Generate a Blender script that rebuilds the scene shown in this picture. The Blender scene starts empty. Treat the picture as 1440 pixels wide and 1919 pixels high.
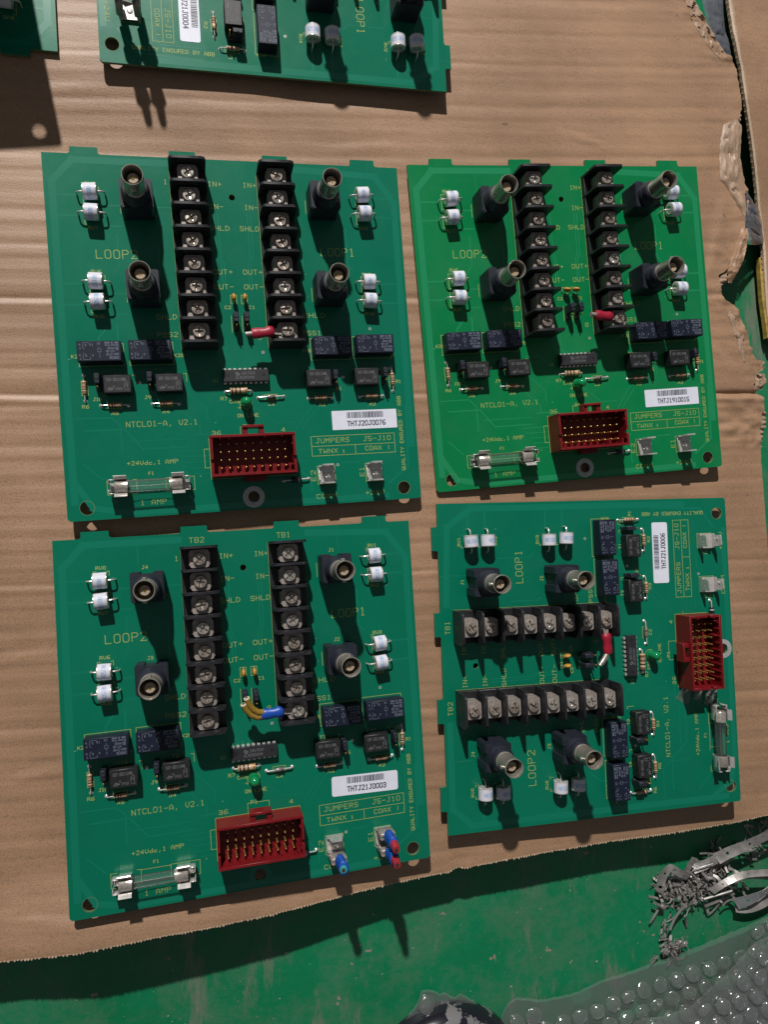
import bpy, bmesh, math, random
from mathutils import Vector, Matrix, noise
from mathutils.geometry import tessellate_polygon

MM = 0.001
PI = math.pi
scene = bpy.context.scene
coll = scene.collection
random.seed(7)

# ------------------------------------------------------------------ camera
cam_data = bpy.data.cameras.new("camera")
cam = bpy.data.objects.new("camera", cam_data)
coll.objects.link(cam)
scene.camera = cam
CAMR = Matrix(((0.972442, -0.002963, -0.233128), (-0.002963, 0.999681, -0.025065), (0.233128, 0.025065, 0.972123)))
cam.matrix_world = Matrix.Translation((0, 0, 0.37941)) @ CAMR.to_4x4()
cam_data.sensor_fit = 'HORIZONTAL'
cam_data.sensor_width = 36.0
cam_data.lens = 36.0 * 1380.33 / 1440.0
cam_data.shift_x = -2.54 / 1440.0
cam_data.shift_y = 1.86 / 1440.0
cam_data.clip_start = 0.005
cam_data.clip_end = 50.0

# ------------------------------------------------------------------ world, lamp, exposure
world = bpy.data.worlds.new("World")
scene.world = world
world.use_nodes = True
wb = world.node_tree.nodes["Background"]
wb.inputs[0].default_value = (0.90, 0.95, 1.0, 1)
wb.inputs[1].default_value = 0.11

lamp_data = bpy.data.lights.new("work_lamp", 'SPOT')
lamp_data.shadow_soft_size = 0.05
lamp_data.spot_size = math.radians(26)
lamp_data.spot_blend = 1.0
lamp_data.energy = 840.0
lamp_data.color = (1.0, 0.97, 0.93)
lamp = bpy.data.objects.new("work_lamp", lamp_data)
coll.objects.link(lamp)
LAMP = Vector((0.10 - 0.34 * 2.45, 0.05 + 1.22 * 2.45, 2.45))
lamp.location = LAMP
lamp.rotation_euler = (Vector((0.08, 0.36, 0)) - LAMP).to_track_quat('-Z', 'Y').to_euler()
lamp['kind'] = 'helper'

scene.view_settings.view_transform = 'Standard'
scene.view_settings.look = 'None'
scene.view_settings.exposure = 0.0
scene.view_settings.gamma = 1.0
scene.cycles.use_denoising = True
scene.cycles.max_bounces = 8
scene.cycles.transparent_max_bounces = 16
scene.cycles.caustics_reflective = False
scene.cycles.caustics_refractive = False


# ------------------------------------------------------------------ materials
def new_mat(name):
    m = bpy.data.materials.new(name)
    m.use_nodes = True
    nt = m.node_tree
    return m, nt, nt.nodes["Principled BSDF"]


def link(nt, a, b):
    nt.links.new(a, b)


def tex_noise(nt, scale, detail=3.0, rough=0.55, coord='Object', mapscale=None, rot=None):
    tc = nt.nodes.new("ShaderNodeTexCoord")
    n = nt.nodes.new("ShaderNodeTexNoise")
    n.inputs["Scale"].default_value = scale
    n.inputs["Detail"].default_value = detail
    n.inputs["Roughness"].default_value = rough
    src = tc.outputs[coord]
    if mapscale or rot:
        mp = nt.nodes.new("ShaderNodeMapping")
        if mapscale:
            mp.inputs["Scale"].default_value = mapscale
        if rot:
            mp.inputs["Rotation"].default_value = rot
        link(nt, src, mp.inputs[0])
        src = mp.outputs[0]
    link(nt, src, n.inputs["Vector"])
    return n


def ramp(nt, fac, stops):
    r = nt.nodes.new("ShaderNodeValToRGB")
    els = r.color_ramp.elements
    els[0].position, els[0].color = stops[0][0], (*stops[0][1], 1)
    els[1].position, els[1].color = stops[-1][0], (*stops[-1][1], 1)
    for p, c in stops[1:-1]:
        e = els.new(p)
        e.color = (*c, 1)
    link(nt, fac, r.inputs[0])
    return r


def mixc(nt, fac, a, b, blend='MIX'):
    x = nt.nodes.new("ShaderNodeMix")
    x.data_type = 'RGBA'
    x.blend_type = blend
    if hasattr(fac, 'is_linked'):
        link(nt, fac, x.inputs[0])
    else:
        x.inputs[0].default_value = fac
    for v, s in ((a, x.inputs[6]), (b, x.inputs[7])):
        if hasattr(v, 'is_linked'):
            link(nt, v, s)
        else:
            s.default_value = (*v, 1)
    return x.outputs[2]


def bump(nt, bsdf, height, strength, dist=0.0002):
    b = nt.nodes.new("ShaderNodeBump")
    b.inputs["Strength"].default_value = strength
    b.inputs["Distance"].default_value = dist
    link(nt, height, b.inputs["Height"])
    link(nt, b.outputs[0], bsdf.inputs["Normal"])


def simple(name, col, rough=0.5, metal=0.0, spec=0.5, vary=0.0, vscale=400.0, bumpy=0.0, bscale=1500.0, rvary=0.0):
    m, nt, b = new_mat(name)
    b.inputs["Base Color"].default_value = (*col, 1)
    b.inputs["Roughness"].default_value = rough
    b.inputs["Metallic"].default_value = metal
    b.inputs["Specular IOR Level"].default_value = spec
    if vary:
        n = tex_noise(nt, vscale)
        lo = tuple(c * (1 - vary) for c in col)
        hi = tuple(min(1, c * (1 + vary)) for c in col)
        r = ramp(nt, n.outputs[0], [(0.3, lo), (0.7, hi)])
        link(nt, r.outputs[0], b.inputs["Base Color"])
    if rvary:
        n = tex_noise(nt, vscale * 0.7)
        mr = nt.nodes.new("ShaderNodeMapRange")
        mr.inputs[1].default_value, mr.inputs[2].default_value = 0.3, 0.7
        mr.inputs[3].default_value, mr.inputs[4].default_value = max(0.03, rough - rvary), rough + rvary
        link(nt, n.outputs[0], mr.inputs[0])
        link(nt, mr.outputs[0], b.inputs["Roughness"])
    if bumpy:
        n = tex_noise(nt, bscale)
        bump(nt, b, n.outputs[0], bumpy)
    return m


def pcb_mat(name, col, dust, rough):
    m, nt, b = new_mat(name)
    n1 = tex_noise(nt, 9.0, 4, 0.6)
    n2 = tex_noise(nt, 900.0, 2, 0.5)
    c = ramp(nt, n1.outputs[0], [(0.3, tuple(x * 0.9 for x in col)), (0.7, tuple(x * 1.08 for x in col))])
    sp = ramp(nt, n2.outputs[0], [(0.72, (0, 0, 0)), (0.82, (0.4, 0.4, 0.4))])
    c2 = mixc(nt, sp.outputs[0], c.outputs[0], (0.16, 0.22, 0.18))
    nf = tex_noise(nt, 330.0, 2, 0.4)
    ff = ramp(nt, nf.outputs[0], [(0.765, (0, 0, 0)), (0.79, (0.8, 0.8, 0.8))])
    c2 = mixc(nt, ff.outputs[0], c2, (0.36, 0.42, 0.37))
    ns = tex_noise(nt, 240.0, 3, 0.5, mapscale=(1.0, 0.04, 1), rot=(0, 0, 0.6))
    fs = ramp(nt, ns.outputs[0], [(0.70, (0, 0, 0)), (0.76, (0.22, 0.22, 0.22))])
    c2 = mixc(nt, fs.outputs[0], c2, (0.10, 0.26, 0.17))
    n3 = tex_noise(nt, 22.0, 8, 0.72)
    d = ramp(nt, n3.outputs[0], [(0.45, (0, 0, 0)), (0.85, (dust, dust, dust))])
    c3 = mixc(nt, d.outputs[0], c2, (0.20, 0.26, 0.22))
    link(nt, c3, b.inputs["Base Color"])
    rr = ramp(nt, n3.outputs[0], [(0.35, (rough - .04,) * 3), (0.75, (rough + .07,) * 3)])
    link(nt, rr.outputs[0], b.inputs["Roughness"])
    b.inputs["Specular IOR Level"].default_value = 0.36
    # weave and laminate ripple
    n4 = tex_noise(nt, 500.0, 2, 0.5)
    bump(nt, b, n4.outputs[0], 0.12, 0.00008)
    return m


M = {}
M['pcb'] = pcb_mat("solder_mask_teal", (0.0002, 0.145, 0.081), 0.03, 0.28)
M['pcb2'] = pcb_mat("solder_mask_green", (0.001, 0.176, 0.054), 0.10, 0.28)
M['trace'] = simple("masked_copper", (0.002, 0.168, 0.100), 0.28)
M['trace2'] = simple("masked_copper_green", (0.012, 0.230, 0.090), 0.27)
M['pcb_edge'] = simple("board_edge_laminate", (0.10, 0.16, 0.07), 0.7, vary=0.3)
M['silk'] = simple("silkscreen_ink", (0.35, 0.41, 0.105), 0.6, vary=0.15, vscale=900)
M['tin'] = simple("tinned_copper", (0.62, 0.60, 0.57), 0.30, 0.5, vary=0.15, vscale=300, rvary=0.08)
M['steel'] = simple("plated_steel", (0.52, 0.47, 0.42), 0.27, 0.6, vary=0.25, vscale=500, rvary=0.15, bumpy=0.08)
M['steel_worn'] = simple("worn_plated_steel", (0.40, 0.34, 0.29), 0.36, 0.6, vary=0.3, vscale=500, rvary=0.15, bumpy=0.1)
M['steel_dull'] = simple("tarnished_steel", (0.30, 0.255, 0.22), 0.42, 0.5, vary=0.35, vscale=400, rvary=0.12, bumpy=0.15)
M['plate'] = simple("terminal_plate_metal", (0.34, 0.295, 0.265), 0.45, 0.35, vary=0.2, vscale=500, rvary=0.12, bumpy=0.1)
M['nickel'] = simple("nickel_plating", (0.43, 0.40, 0.345), 0.2, 0.6, vary=0.2, vscale=300, rvary=0.08)
M['brass'] = simple("dull_brass", (0.36, 0.26, 0.15), 0.32, 1.0, vary=0.25, vscale=400)
M['gold'] = simple("gold_plating", (0.66, 0.42, 0.13), 0.26, 0.8)
M['dielectric'] = simple("connector_dielectric", (0.40, 0.32, 0.23), 0.4)
M['black'] = simple("black_thermoplastic", (0.013, 0.0135, 0.016), 0.42, vary=0.25, bumpy=0.12, rvary=0.08)
M['black_barrier'] = simple("black_phenolic", (0.016, 0.0165, 0.02), 0.45, vary=0.3, bumpy=0.15, rvary=0.1)
M['bnc_black'] = simple("black_moulded_plastic", (0.015, 0.018, 0.028), 0.5, spec=0.4, vary=0.25, bumpy=0.12)
M['relay'] = simple("relay_navy_plastic", (0.0085, 0.012, 0.027), 0.48, spec=0.33, vary=0.15, bumpy=0.06)
M['relay_print'] = simple("relay_print_ink", (0.13, 0.15, 0.20), 0.6)
M['xfmr'] = simple("transformer_black", (0.013, 0.0135, 0.015), 0.5, vary=0.3, bumpy=0.2)
M['xfmr_print'] = simple("transformer_print_ink", (0.13, 0.135, 0.14), 0.6)
M['chip'] = simple("epoxy_package", (0.020, 0.020, 0.024), 0.5, vary=0.2, bumpy=0.15)
M['ceramic'] = simple("white_ceramic", (0.60, 0.60, 0.66), 0.5, spec=0.3, vary=0.05)
M['blue_ink'] = simple("blue_ink", (0.24, 0.38, 0.62), 0.5)
M['res'] = simple("resistor_tan", (0.46, 0.31, 0.19), 0.35)
M['band_brown'] = simple("band_brown", (0.07, 0.022, 0.012), 0.4)
M['band_red'] = simple("band_red", (0.28, 0.03, 0.02), 0.4)
M['band_black'] = simple("band_black", (0.012, 0.012, 0.012), 0.4)
M['band_gold'] = simple("band_gold", (0.30, 0.18, 0.05), 0.35, 0.5)
M['diode_glass'] = simple("diode_grey_glass", (0.20, 0.17, 0.16), 0.15)
M['tantalum'] = simple("capacitor_yellow", (0.50, 0.25, 0.035), 0.28, vary=0.15)
M['red_plastic'] = simple("red_connector_plastic", (0.17, 0.007, 0.010), 0.38, spec=0.4, vary=0.15, bumpy=0.08)
M['red_vinyl'] = simple("red_vinyl", (0.30, 0.008, 0.028), 0.45, bumpy=0.25, bscale=500)
M['blue_vinyl'] = simple("blue_vinyl", (0.008, 0.065, 0.36), 0.4, bumpy=0.3, bscale=500)
M['red_wire'] = simple("red_wire_jacket", (0.36, 0.02, 0.035), 0.4)
M['teal_wire'] = simple("teal_wire_jacket", (0.05, 0.35, 0.34), 0.4)
M['yellow_wire'] = simple("yellow_brown_wire_jacket", (0.27, 0.165, 0.025), 0.4)
M['cream'] = simple("cream_core", (0.62, 0.55, 0.40), 0.5)
M['paper'] = simple("sticker_paper", (0.70, 0.71, 0.81), 0.45, vary=0.04, vscale=200)
M['ink'] = simple("sticker_ink", (0.012, 0.013, 0.03), 0.5)
M['grey_pad'] = simple("bare_pad_grey", (0.42, 0.43, 0.42), 0.45, 0.3, vary=0.25, vscale=700)

# LED
m, nt, b = new_mat("green_led_epoxy")
b.inputs["Base Color"].default_value = (0.008, 0.36, 0.12, 1)
b.inputs["Roughness"].default_value = 0.12
b.inputs["Transmission Weight"].default_value = 0.4
b.inputs["IOR"].default_value = 1.5
M['led'] = m


def clear_mat(name, tint, gloss_rough, diffuse_col, diffuse_w, gloss_gain=1.0, bumpy=0.0, bscale=300.0, blend=0.28, flat=False, milk=0.0, gloss_max=1.0):
    m = bpy.data.materials.new(name)
    m.use_nodes = True
    nt = m.node_tree
    nt.nodes.clear()
    out = nt.nodes.new("ShaderNodeOutputMaterial")
    tr = nt.nodes.new("ShaderNodeBsdfTransparent")
    tr.inputs[0].default_value = (*tint, 1)
    gl = nt.nodes.new("ShaderNodeBsdfGlossy")
    gl.inputs["Roughness"].default_value = gloss_rough
    df = nt.nodes.new("ShaderNodeBsdfDiffuse")
    df.inputs[0].default_value = (*diffuse_col, 1)
    fr = nt.nodes.new("ShaderNodeLayerWeight")
    fr.inputs[0].default_value = blend
    mu = nt.nodes.new("ShaderNodeMath")
    mu.operation = 'MULTIPLY'
    mu.use_clamp = True
    mu.inputs[1].default_value = gloss_gain
    link(nt, fr.outputs["Fresnel"], mu.inputs[0])
    m1 = nt.nodes.new("ShaderNodeMixShader")
    m1.inputs[0].default_value = diffuse_w
    if flat:
        up = nt.nodes.new("ShaderNodeCombineXYZ")
        up.inputs[2].default_value = 1.0
        link(nt, up.outputs[0], df.inputs["Normal"])
    link(nt, tr.outputs[0], m1.inputs[1])
    link(nt, df.outputs[0], m1.inputs[2])
    m2 = nt.nodes.new("ShaderNodeMixShader")
    mn = nt.nodes.new("ShaderNodeMath")
    mn.operation = 'MINIMUM'
    mn.inputs[1].default_value = gloss_max
    link(nt, mu.outputs[0], mn.inputs[0])
    link(nt, mn.outputs[0], m2.inputs[0])
    link(nt, m1.outputs[0], m2.inputs[1])
    link(nt, gl.outputs[0], m2.inputs[2])
    link(nt, m2.outputs[0], out.inputs[0])
    if milk:
        f2 = nt.nodes.new("ShaderNodeLayerWeight")
        f2.inputs[0].default_value = 0.35
        ma = nt.nodes.new("ShaderNodeMath")
        ma.operation = 'MULTIPLY_ADD'
        ma.use_clamp = True
        ma.inputs[1].default_value = milk
        ma.inputs[2].default_value = diffuse_w
        link(nt, f2.outputs["Fresnel"], ma.inputs[0])
        link(nt, ma.outputs[0], m1.inputs[0])
    if bumpy:
        n = tex_noise(nt, bscale, 3)
        bn = nt.nodes.new("ShaderNodeBump")
        bn.inputs["Strength"].default_value = bumpy
        bn.inputs["Distance"].default_value = 0.0012
        link(nt, n.outputs[0], bn.inputs["Height"])
        link(nt, bn.outputs[0], gl.inputs["Normal"])
        link(nt, bn.outputs[0], fr.inputs["Normal"])
    return m


M['glass'] = clear_mat("fuse_glass", (0.965, 0.98, 0.975), 0.05, (0.5, 0.55, 0.52), 0.05, 0.8)
M['tape'] = clear_mat("clear_tape", (0.9, 0.92, 0.9), 0.2, (0.45, 0.42, 0.42), 0.20, bumpy=0.12, bscale=600, blend=0.2)
M['wrap'] = clear_mat("bubble_film", (0.985, 0.99, 0.99), 0.17, (1.0, 1.0, 1.0), 0.055, 3.0, bumpy=0.9, bscale=170, blend=0.38, flat=True, milk=0.42, gloss_max=0.24)
M['film'] = clear_mat("grey_bubble_film", (0.75, 0.78, 0.83), 0.12, (0.16, 0.17, 0.20), 0.62, 1.6, bumpy=0.15, bscale=220)

# cardboard
def cardboard_mat(name, col):
    m, nt, b = new_mat(name)
    n1 = tex_noise(nt, 14.0, 4, 0.6)
    n2 = tex_noise(nt, 1400.0, 3, 0.7)
    n3 = tex_noise(nt, 160.0, 4, 0.65, mapscale=(0.35, 1.6, 1))
    c = ramp(nt, n1.outputs[0], [(0.28, tuple(x * 0.80 for x in col)), (0.72, tuple(min(1, x * 1.12) for x in col))])
    f = ramp(nt, n2.outputs[0], [(0.32, (0.50, 0.47, 0.44)), (0.5, (0.95, 0.95, 0.95)), (0.70, (1.0, 1.0, 1.0))])
    c2 = mixc(nt, 0.75, c.outputs[0], f.outputs[0], 'MULTIPLY')
    g = ramp(nt, n3.outputs[0], [(0.3, (0.72, 0.70, 0.68)), (0.62, (1, 1, 1))])
    c3 = mixc(nt, 0.3, c2, g.outputs[0], 'MULTIPLY')
    n5 = tex_noise(nt, 210.0, 1, 0.3)
    dk = ramp(nt, n5.outputs[0], [(0.80, (0, 0, 0)), (0.84, (0.55, 0.55, 0.55))])
    c4 = mixc(nt, dk.outputs[0], c3, (0.09, 0.055, 0.035))
    n6 = tex_noise(nt, 30.0, 8, 0.75)
    sm = ramp(nt, n6.outputs[0], [(0.55, (0, 0, 0)), (0.78, (0.35, 0.35, 0.35))])
    c4 = mixc(nt, sm.outputs[0], c4, tuple(x * 0.62 for x in col))
    link(nt, c4, b.inputs["Base Color"])
    b.inputs["Roughness"].default_value = 0.5
    b.inputs["Specular IOR Level"].default_value = 0.6
    nl = tex_noise(nt, 420.0, 4, 0.6, mapscale=(0.03, 1.0, 1), rot=(0, 0, -0.06))
    nw = tex_noise(nt, 90.0, 5, 0.65, mapscale=(0.25, 1.0, 1), rot=(0, 0, -0.06))
    ad = nt.nodes.new("ShaderNodeMath")
    ad.operation = 'MULTIPLY_ADD'
    ad.inputs[1].default_value = 0.55
    link(nt, nl.outputs[0], ad.inputs[0])
    link(nt, n2.outputs[0], ad.inputs[2])
    ad2 = nt.nodes.new("ShaderNodeMath")
    ad2.operation = 'MULTIPLY_ADD'
    ad2.inputs[1].default_value = 1.6
    link(nt, nw.outputs[0], ad2.inputs[0])
    link(nt, ad.outputs[0], ad2.inputs[2])
    bump(nt, b, ad2.outputs[0], 0.5, 0.00022)
    return m


M['card'] = cardboard_mat("kraft_cardboard", (0.385, 0.228, 0.135))
M['card_torn'] = cardboard_mat("torn_cardboard_pulp", (0.42, 0.285, 0.195))
M['card_edge'] = cardboard_mat("cut_cardboard_edge", (0.58, 0.43, 0.30))
M['yellow_tape'] = simple("yellow_tape", (0.40, 0.27, 0.06), 0.5, vary=0.4, vscale=250)

# floor
m, nt, b = new_mat("painted_green_floor")
n1 = tex_noise(nt, 9.0, 9, 0.7)
c1 = ramp(nt, n1.outputs[0], [(0.3, (0.001, 0.150, 0.054)), (0.7, (0.002, 0.200, 0.082))])
n2 = tex_noise(nt, 30.0, 10, 0.82)
dust = ramp(nt, n2.outputs[0], [(0.45, (0, 0, 0)), (0.66, (0.48, 0.48, 0.48))])
c2 = mixc(nt, dust.outputs[0], c1.outputs[0], (0.125, 0.165, 0.125))
n3 = tex_noise(nt, 48.0, 8, 0.78, mapscale=(1.0, 0.2, 1), rot=(0, 0, 0.25))
st = ramp(nt, n3.outputs[0], [(0.57, (0, 0, 0)), (0.66, (0.7, 0.7, 0.7))])
c3 = mixc(nt, st.outputs[0], c2, (0.19, 0.175, 0.145))
n4 = tex_noise(nt, 95.0, 3, 0.6)
fl = ramp(nt, n4.outputs[0], [(0.70, (0, 0, 0)), (0.715, (1, 1, 1))])
c4 = mixc(nt, fl.outputs[0], c3, (0.27, 0.215, 0.17))
n5 = tex_noise(nt, 800.0, 2, 0.5)
sp = ramp(nt, n5.outputs[0], [(0.72, (0, 0, 0)), (0.80, (0.6, 0.6, 0.6))])
c5 = mixc(nt, sp.outputs[0], c4, (0.24, 0.26, 0.23))
link(nt, c5, b.inputs["Base Color"])
rr = ramp(nt, n2.outputs[0], [(0.35, (0.34,) * 3), (0.7, (0.62,) * 3)])
link(nt, rr.outputs[0], b.inputs["Roughness"])
n6 = tex_noise(nt, 130.0, 7, 0.7)
bump(nt, b, n6.outputs[0], 0.4, 0.0007)
M['floor'] = m

M['scrap'] = simple("dull_sheet_metal", (0.30, 0.28, 0.265), 0.42, 0.4, vary=0.35, vscale=160, rvary=0.12)
M['scrap_bright'] = simple("bright_sheet_metal", (0.68, 0.67, 0.68), 0.30, 0.8, vary=0.15, vscale=160, rvary=0.1)
m, nt, b = new_mat("peeling_black_gloss")
n1 = tex_noise(nt, 55.0, 5, 0.6)
pk = ramp(nt, n1.outputs[0], [(0.555, (0, 0, 0)), (0.575, (1, 1, 1))])
c = mixc(nt, pk.outputs[0], (0.012, 0.012, 0.018), (0.15, 0.145, 0.15))
link(nt, c, b.inputs["Base Color"])
r2 = ramp(nt, pk.outputs[0], [(0.0, (0.2,) * 3), (1.0, (0.65,) * 3)])
link(nt, r2.outputs[0], b.inputs["Roughness"])
bump(nt, b, pk.outputs[0], 0.25, 0.0003)
M['peel'] = m
M['grit'] = simple("grit", (0.30, 0.28, 0.24), 0.7, vary=0.4, vscale=90)


# ------------------------------------------------------------------ mesh builder (millimetres in, metres out)
class MB:
    def __init__(self):
        self.v, self.f, self.m = [], [], []

    def face(self, idx, mi=0):
        self.f.append(idx)
        self.m.append(mi)

    def pts(self, ps):
        o = len(self.v)
        self.v += [tuple(p) for p in ps]
        return o

    def box(self, x0, x1, y0, y1, z0, z1, bev=0.0, mi=0):
        if bev <= 0:
            o = self.pts([(x, y, z) for z in (z0, z1) for y in (y0, y1) for x in (x0, x1)])
            for q in ((0, 2, 3, 1), (4, 5, 7, 6), (0, 1, 5, 4), (2, 6, 7, 3), (0, 4, 6, 2), (1, 3, 7, 5)):
                self.face([o + i for i in q], mi)
            return
        bm = bmesh.new()
        bmesh.ops.create_cube(bm, size=1.0)
        for v in bm.verts:
            v.co = Vector(((x0 + x1) / 2 + v.co.x * (x1 - x0), (y0 + y1) / 2 + v.co.y * (y1 - y0), (z0 + z1) / 2 + v.co.z * (z1 - z0)))
        bmesh.ops.bevel(bm, geom=bm.edges[:], offset=bev, segments=1, affect='EDGES', profile=0.5)
        self.add_bm(bm, mi)

    def add_bm(self, bm, mi=0):
        bm.verts.index_update()
        o = self.pts([v.co for v in bm.verts])
        for f in bm.faces:
            self.face([o + v.index for v in f.verts], mi)
        bm.free()

    def lathe(self, prof, org=(0, 0, 0), axis='Z', n=20, cap0=False, cap1=False, mi=0):
        """prof: list of (r, t) along the axis"""
        ox, oy, oz = org
        rings = []
        for r, t in prof:
            ring = []
            for k in range(n):
                a = 2 * PI * k / n
                c, s = r * math.cos(a), r * math.sin(a)
                if axis == 'Z':
                    p = (ox + c, oy + s, oz + t)
                elif axis == 'X':
                    p = (ox + t, oy + c, oz + s)
                else:
                    p = (ox + s, oy + t, oz + c)
                ring.append(p)
            rings.append(self.pts(ring))
        for a, bb in zip(rings, rings[1:]):
            for k in range(n):
                j = (k + 1) % n
                self.face([a + k, a + j, bb + j, bb + k], mi)
        if cap0:
            self.face([rings[0] + k for k in reversed(range(n))], mi)
        if cap1:
            self.face([rings[-1] + k for k in range(n)], mi)

    def tube(self, path, r, n=8, cap=True, ry=None, mi=0):
        path = [Vector(p) for p in path]
        rs = r if isinstance(r, (list, tuple)) else [r] * len(path)
        up = Vector((0, 0, 1))
        rings = []
        prev = None
        for i, p in enumerate(path):
            d = (path[min(i + 1, len(path) - 1)] - path[max(i - 1, 0)]).normalized()
            if prev is None:
                s = d.cross(up)
                if s.length < 1e-4:
                    s = d.cross(Vector((1, 0, 0)))
                s.normalize()
            else:
                s = (prev - d * prev.dot(d)).normalized()
            prev = s
            t = d.cross(s)
            k2 = ry if ry else 1.0
            rings.append(self.pts([p + s * (rs[i] * math.cos(2 * PI * k / n)) + t * (rs[i] * k2 * math.sin(2 * PI * k / n)) for k in range(n)]))
        for a, bb in zip(rings, rings[1:]):
            for k in range(n):
                j = (k + 1) % n
                self.face([a + k, bb + k, bb + j, a + j], mi)
        if cap:
            self.face([rings[0] + k for k in range(n)], mi)
            self.face([rings[-1] + k for k in reversed(range(n))], mi)

    def prism(self, outer, holes, z0, z1, mi=0, side_mi=None, bottom=True, T=None):
        loops = [outer] + list(holes)
        tri = tessellate_polygon([[Vector((x, y, 0)) for x, y in l] for l in loops])
        flat = [p for l in loops for p in l]
        T = T or (lambda x, y, z: (x, y, z))
        top = self.pts([T(x, y, z1) for x, y in flat])
        bot = self.pts([T(x, y, z0) for x, y in flat])
        for t in tri:
            a, b_, c = (flat[i] for i in t)
            ccw = (b_[0] - a[0]) * (c[1] - a[1]) - (b_[1] - a[1]) * (c[0] - a[0]) > 0
            t = list(t) if ccw else list(reversed(t))
            self.face([top + i for i in t], mi)
            if bottom:
                self.face([bot + i for i in reversed(t)], mi)
        k = 0
        sm = mi if side_mi is None else side_mi
        for li, l in enumerate(loops):
            n = len(l)
            area = sum(l[i][0] * l[(i + 1) % n][1] - l[(i + 1) % n][0] * l[i][1] for i in range(n))
            flip = (area > 0) != (li == 0)
            for i in range(n):
                j = (i + 1) % n
                q = [bot + k + i, bot + k + j, top + k + j, top + k + i]
                self.face(q[::-1] if flip else q, sm)
            k += n

    def seg(self, a, b_, w, z):
        dx, dy = b_[0] - a[0], b_[1] - a[1]
        L = math.hypot(dx, dy) or 1e-6
        dx, dy = dx / L * w / 2, dy / L * w / 2
        o = self.pts([(a[0] - dx - dy, a[1] - dy + dx, z), (a[0] - dx + dy, a[1] - dy - dx, z),
                      (b_[0] + dx + dy, b_[1] + dy - dx, z), (b_[0] + dx - dy, b_[1] + dy + dx, z)])
        self.face([o, o + 1, o + 2, o + 3])

    def line(self, pts, w, z):
        for i, (a, b_) in enumerate(zip(pts, pts[1:])):
            self.seg(a, b_, w, z + 0.002 * (len(self.f) % 4))

    def text(self, s, x, y, h, w, z=0.03, rot=0.0, width=None, gap=0.32, narrow=0.62):
        """stroke lettering: (x, y) is the lower left corner, h the cap height, width the wanted length"""
        cw = h * narrow
        adv = cw + h * gap
        if width:
            k = width / (adv * len(s) - h * gap)
            cw *= k
            adv *= k
        c, sn = math.cos(rot), math.sin(rot)
        for i, ch in enumerate(s):
            for pl in FONT.get(ch, ()):
                q = []
                for gx, gy in pl:
                    px, py = i * adv + gx / 4 * cw, gy / 6 * h
                    q.append((x + px * c - py * sn, y + px * sn + py * c))
                self.line(q, w, z)

    def mesh(self, name, mats, smooth=True, angle=38):
        me = bpy.data.meshes.new(name)
        me.from_pydata([(x * MM, y * MM, z * MM) for x, y, z in self.v], [], self.f)
        for mt in mats:
            me.materials.append(mt)
        if len(mats) > 1:
            me.polygons.foreach_set("material_index", self.m)
        if smooth:
            me.polygons.foreach_set("use_smooth", [True] * len(me.polygons))
            me.set_sharp_from_angle(angle=math.radians(angle))
        me.update()
        return me


def _glyphs():
    raw = {
        'A': '0004264440|0242', 'B': '00063645443303|33424130 00', 'C': '4536160501103041', 'D': '00062644422000',
        'E': '46060040|0333', 'F': '460600|0333', 'G': '453616050110304143 23', 'H': '0006|4046|0343', 'I': '1030|2026|1636',
        'J': '2646|3631201001', 'K': '0006|4602|1340', 'L': '060040', 'M': '0006234640', 'N': '00064046',
        'O': '010516364541301001', 'P': '00063645443303', 'Q': '010516364541301001|2240', 'R': '00063645443303|2340',
        'S': '453616050413334241301001', 'T': '0646|2620', 'U': '060110304146', 'V': '0602204246', 'W': '0600234046',
        'X': '0046|0640', 'Y': '0605234546|2320', 'Z': '06460040', '0': '010516364541301001', '1': '152620|1030',
        '2': '05163645440040', '3': '05163645443313|334241301001', '4': '30360242', '5': '460603334241301001',
        '6': '4626040110304142330 3', '7': '064610', '8': '1304051636454433130201103041423 3', '9': '43130405163645422 0',
        '+': '2125|0343', '-': '0343', ',': '2110', '.': '2021', '!': '2226|2021', 'd': '46401001021343', 'c': '43130201 1040',
        'o': '010213334241301001', 't': '25213040|1343', 'm': '00031323 20|23334340', 'i': '2023|2425', 'e': '02424333130201 1040',
        'w': '0300224043', 'n': '00033342 40', 'r': '0003|022343', '/': '0046'}
    out = {}
    for k, s in raw.items():
        out[k] = [[(int(p[i]), int(p[i + 1])) for i in range(0, len(p), 2)] for p in (t.replace(' ', '') for t in s.split('|'))]
    return out


FONT = _glyphs()
FONT[','] = [[(2, 1), (2, 0.3), (1, -1)]]
MESH = {}


def mesh(key, mats, fn, **kw):
    if key not in MESH:
        mb = MB()
        fn(mb)
        MESH[key] = mb.mesh(key, [M[x] for x in (mats if isinstance(mats, (list, tuple)) else [mats])], **kw)
    return MESH[key]


def put(name, me, parent=None, loc=(0, 0, 0), rz=0.0, rot=None):
    o = bpy.data.objects.new(name, me)
    coll.objects.link(o)
    o.location = [c * MM for c in loc]
    o.rotation_euler = rot if rot else (0, 0, rz)
    if parent:
        o.parent = parent
    return o


def tag(o, label=None, cat=None, group=None, kind=None):
    for k, v in (('label', label), ('category', cat), ('group', group), ('kind', kind)):
        if v:
            o[k] = v
    return o


def rrect(x0, x1, y0, y1, r, n=4):
    p = []
    for cx, cy, a0 in ((x1 - r, y1 - r, 0), (x0 + r, y1 - r, PI / 2), (x0 + r, y0 + r, PI), (x1 - r, y0 + r, 1.5 * PI)):
        for k in range(n + 1):
            a = a0 + PI / 2 * k / n
            p.append((cx + r * math.cos(a), cy + r * math.sin(a)))
    return p


def circ(cx, cy, r, n=20):
    return [(cx + r * math.cos(2 * PI * k / n), cy + r * math.sin(2 * PI * k / n)) for k in range(n)]


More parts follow.
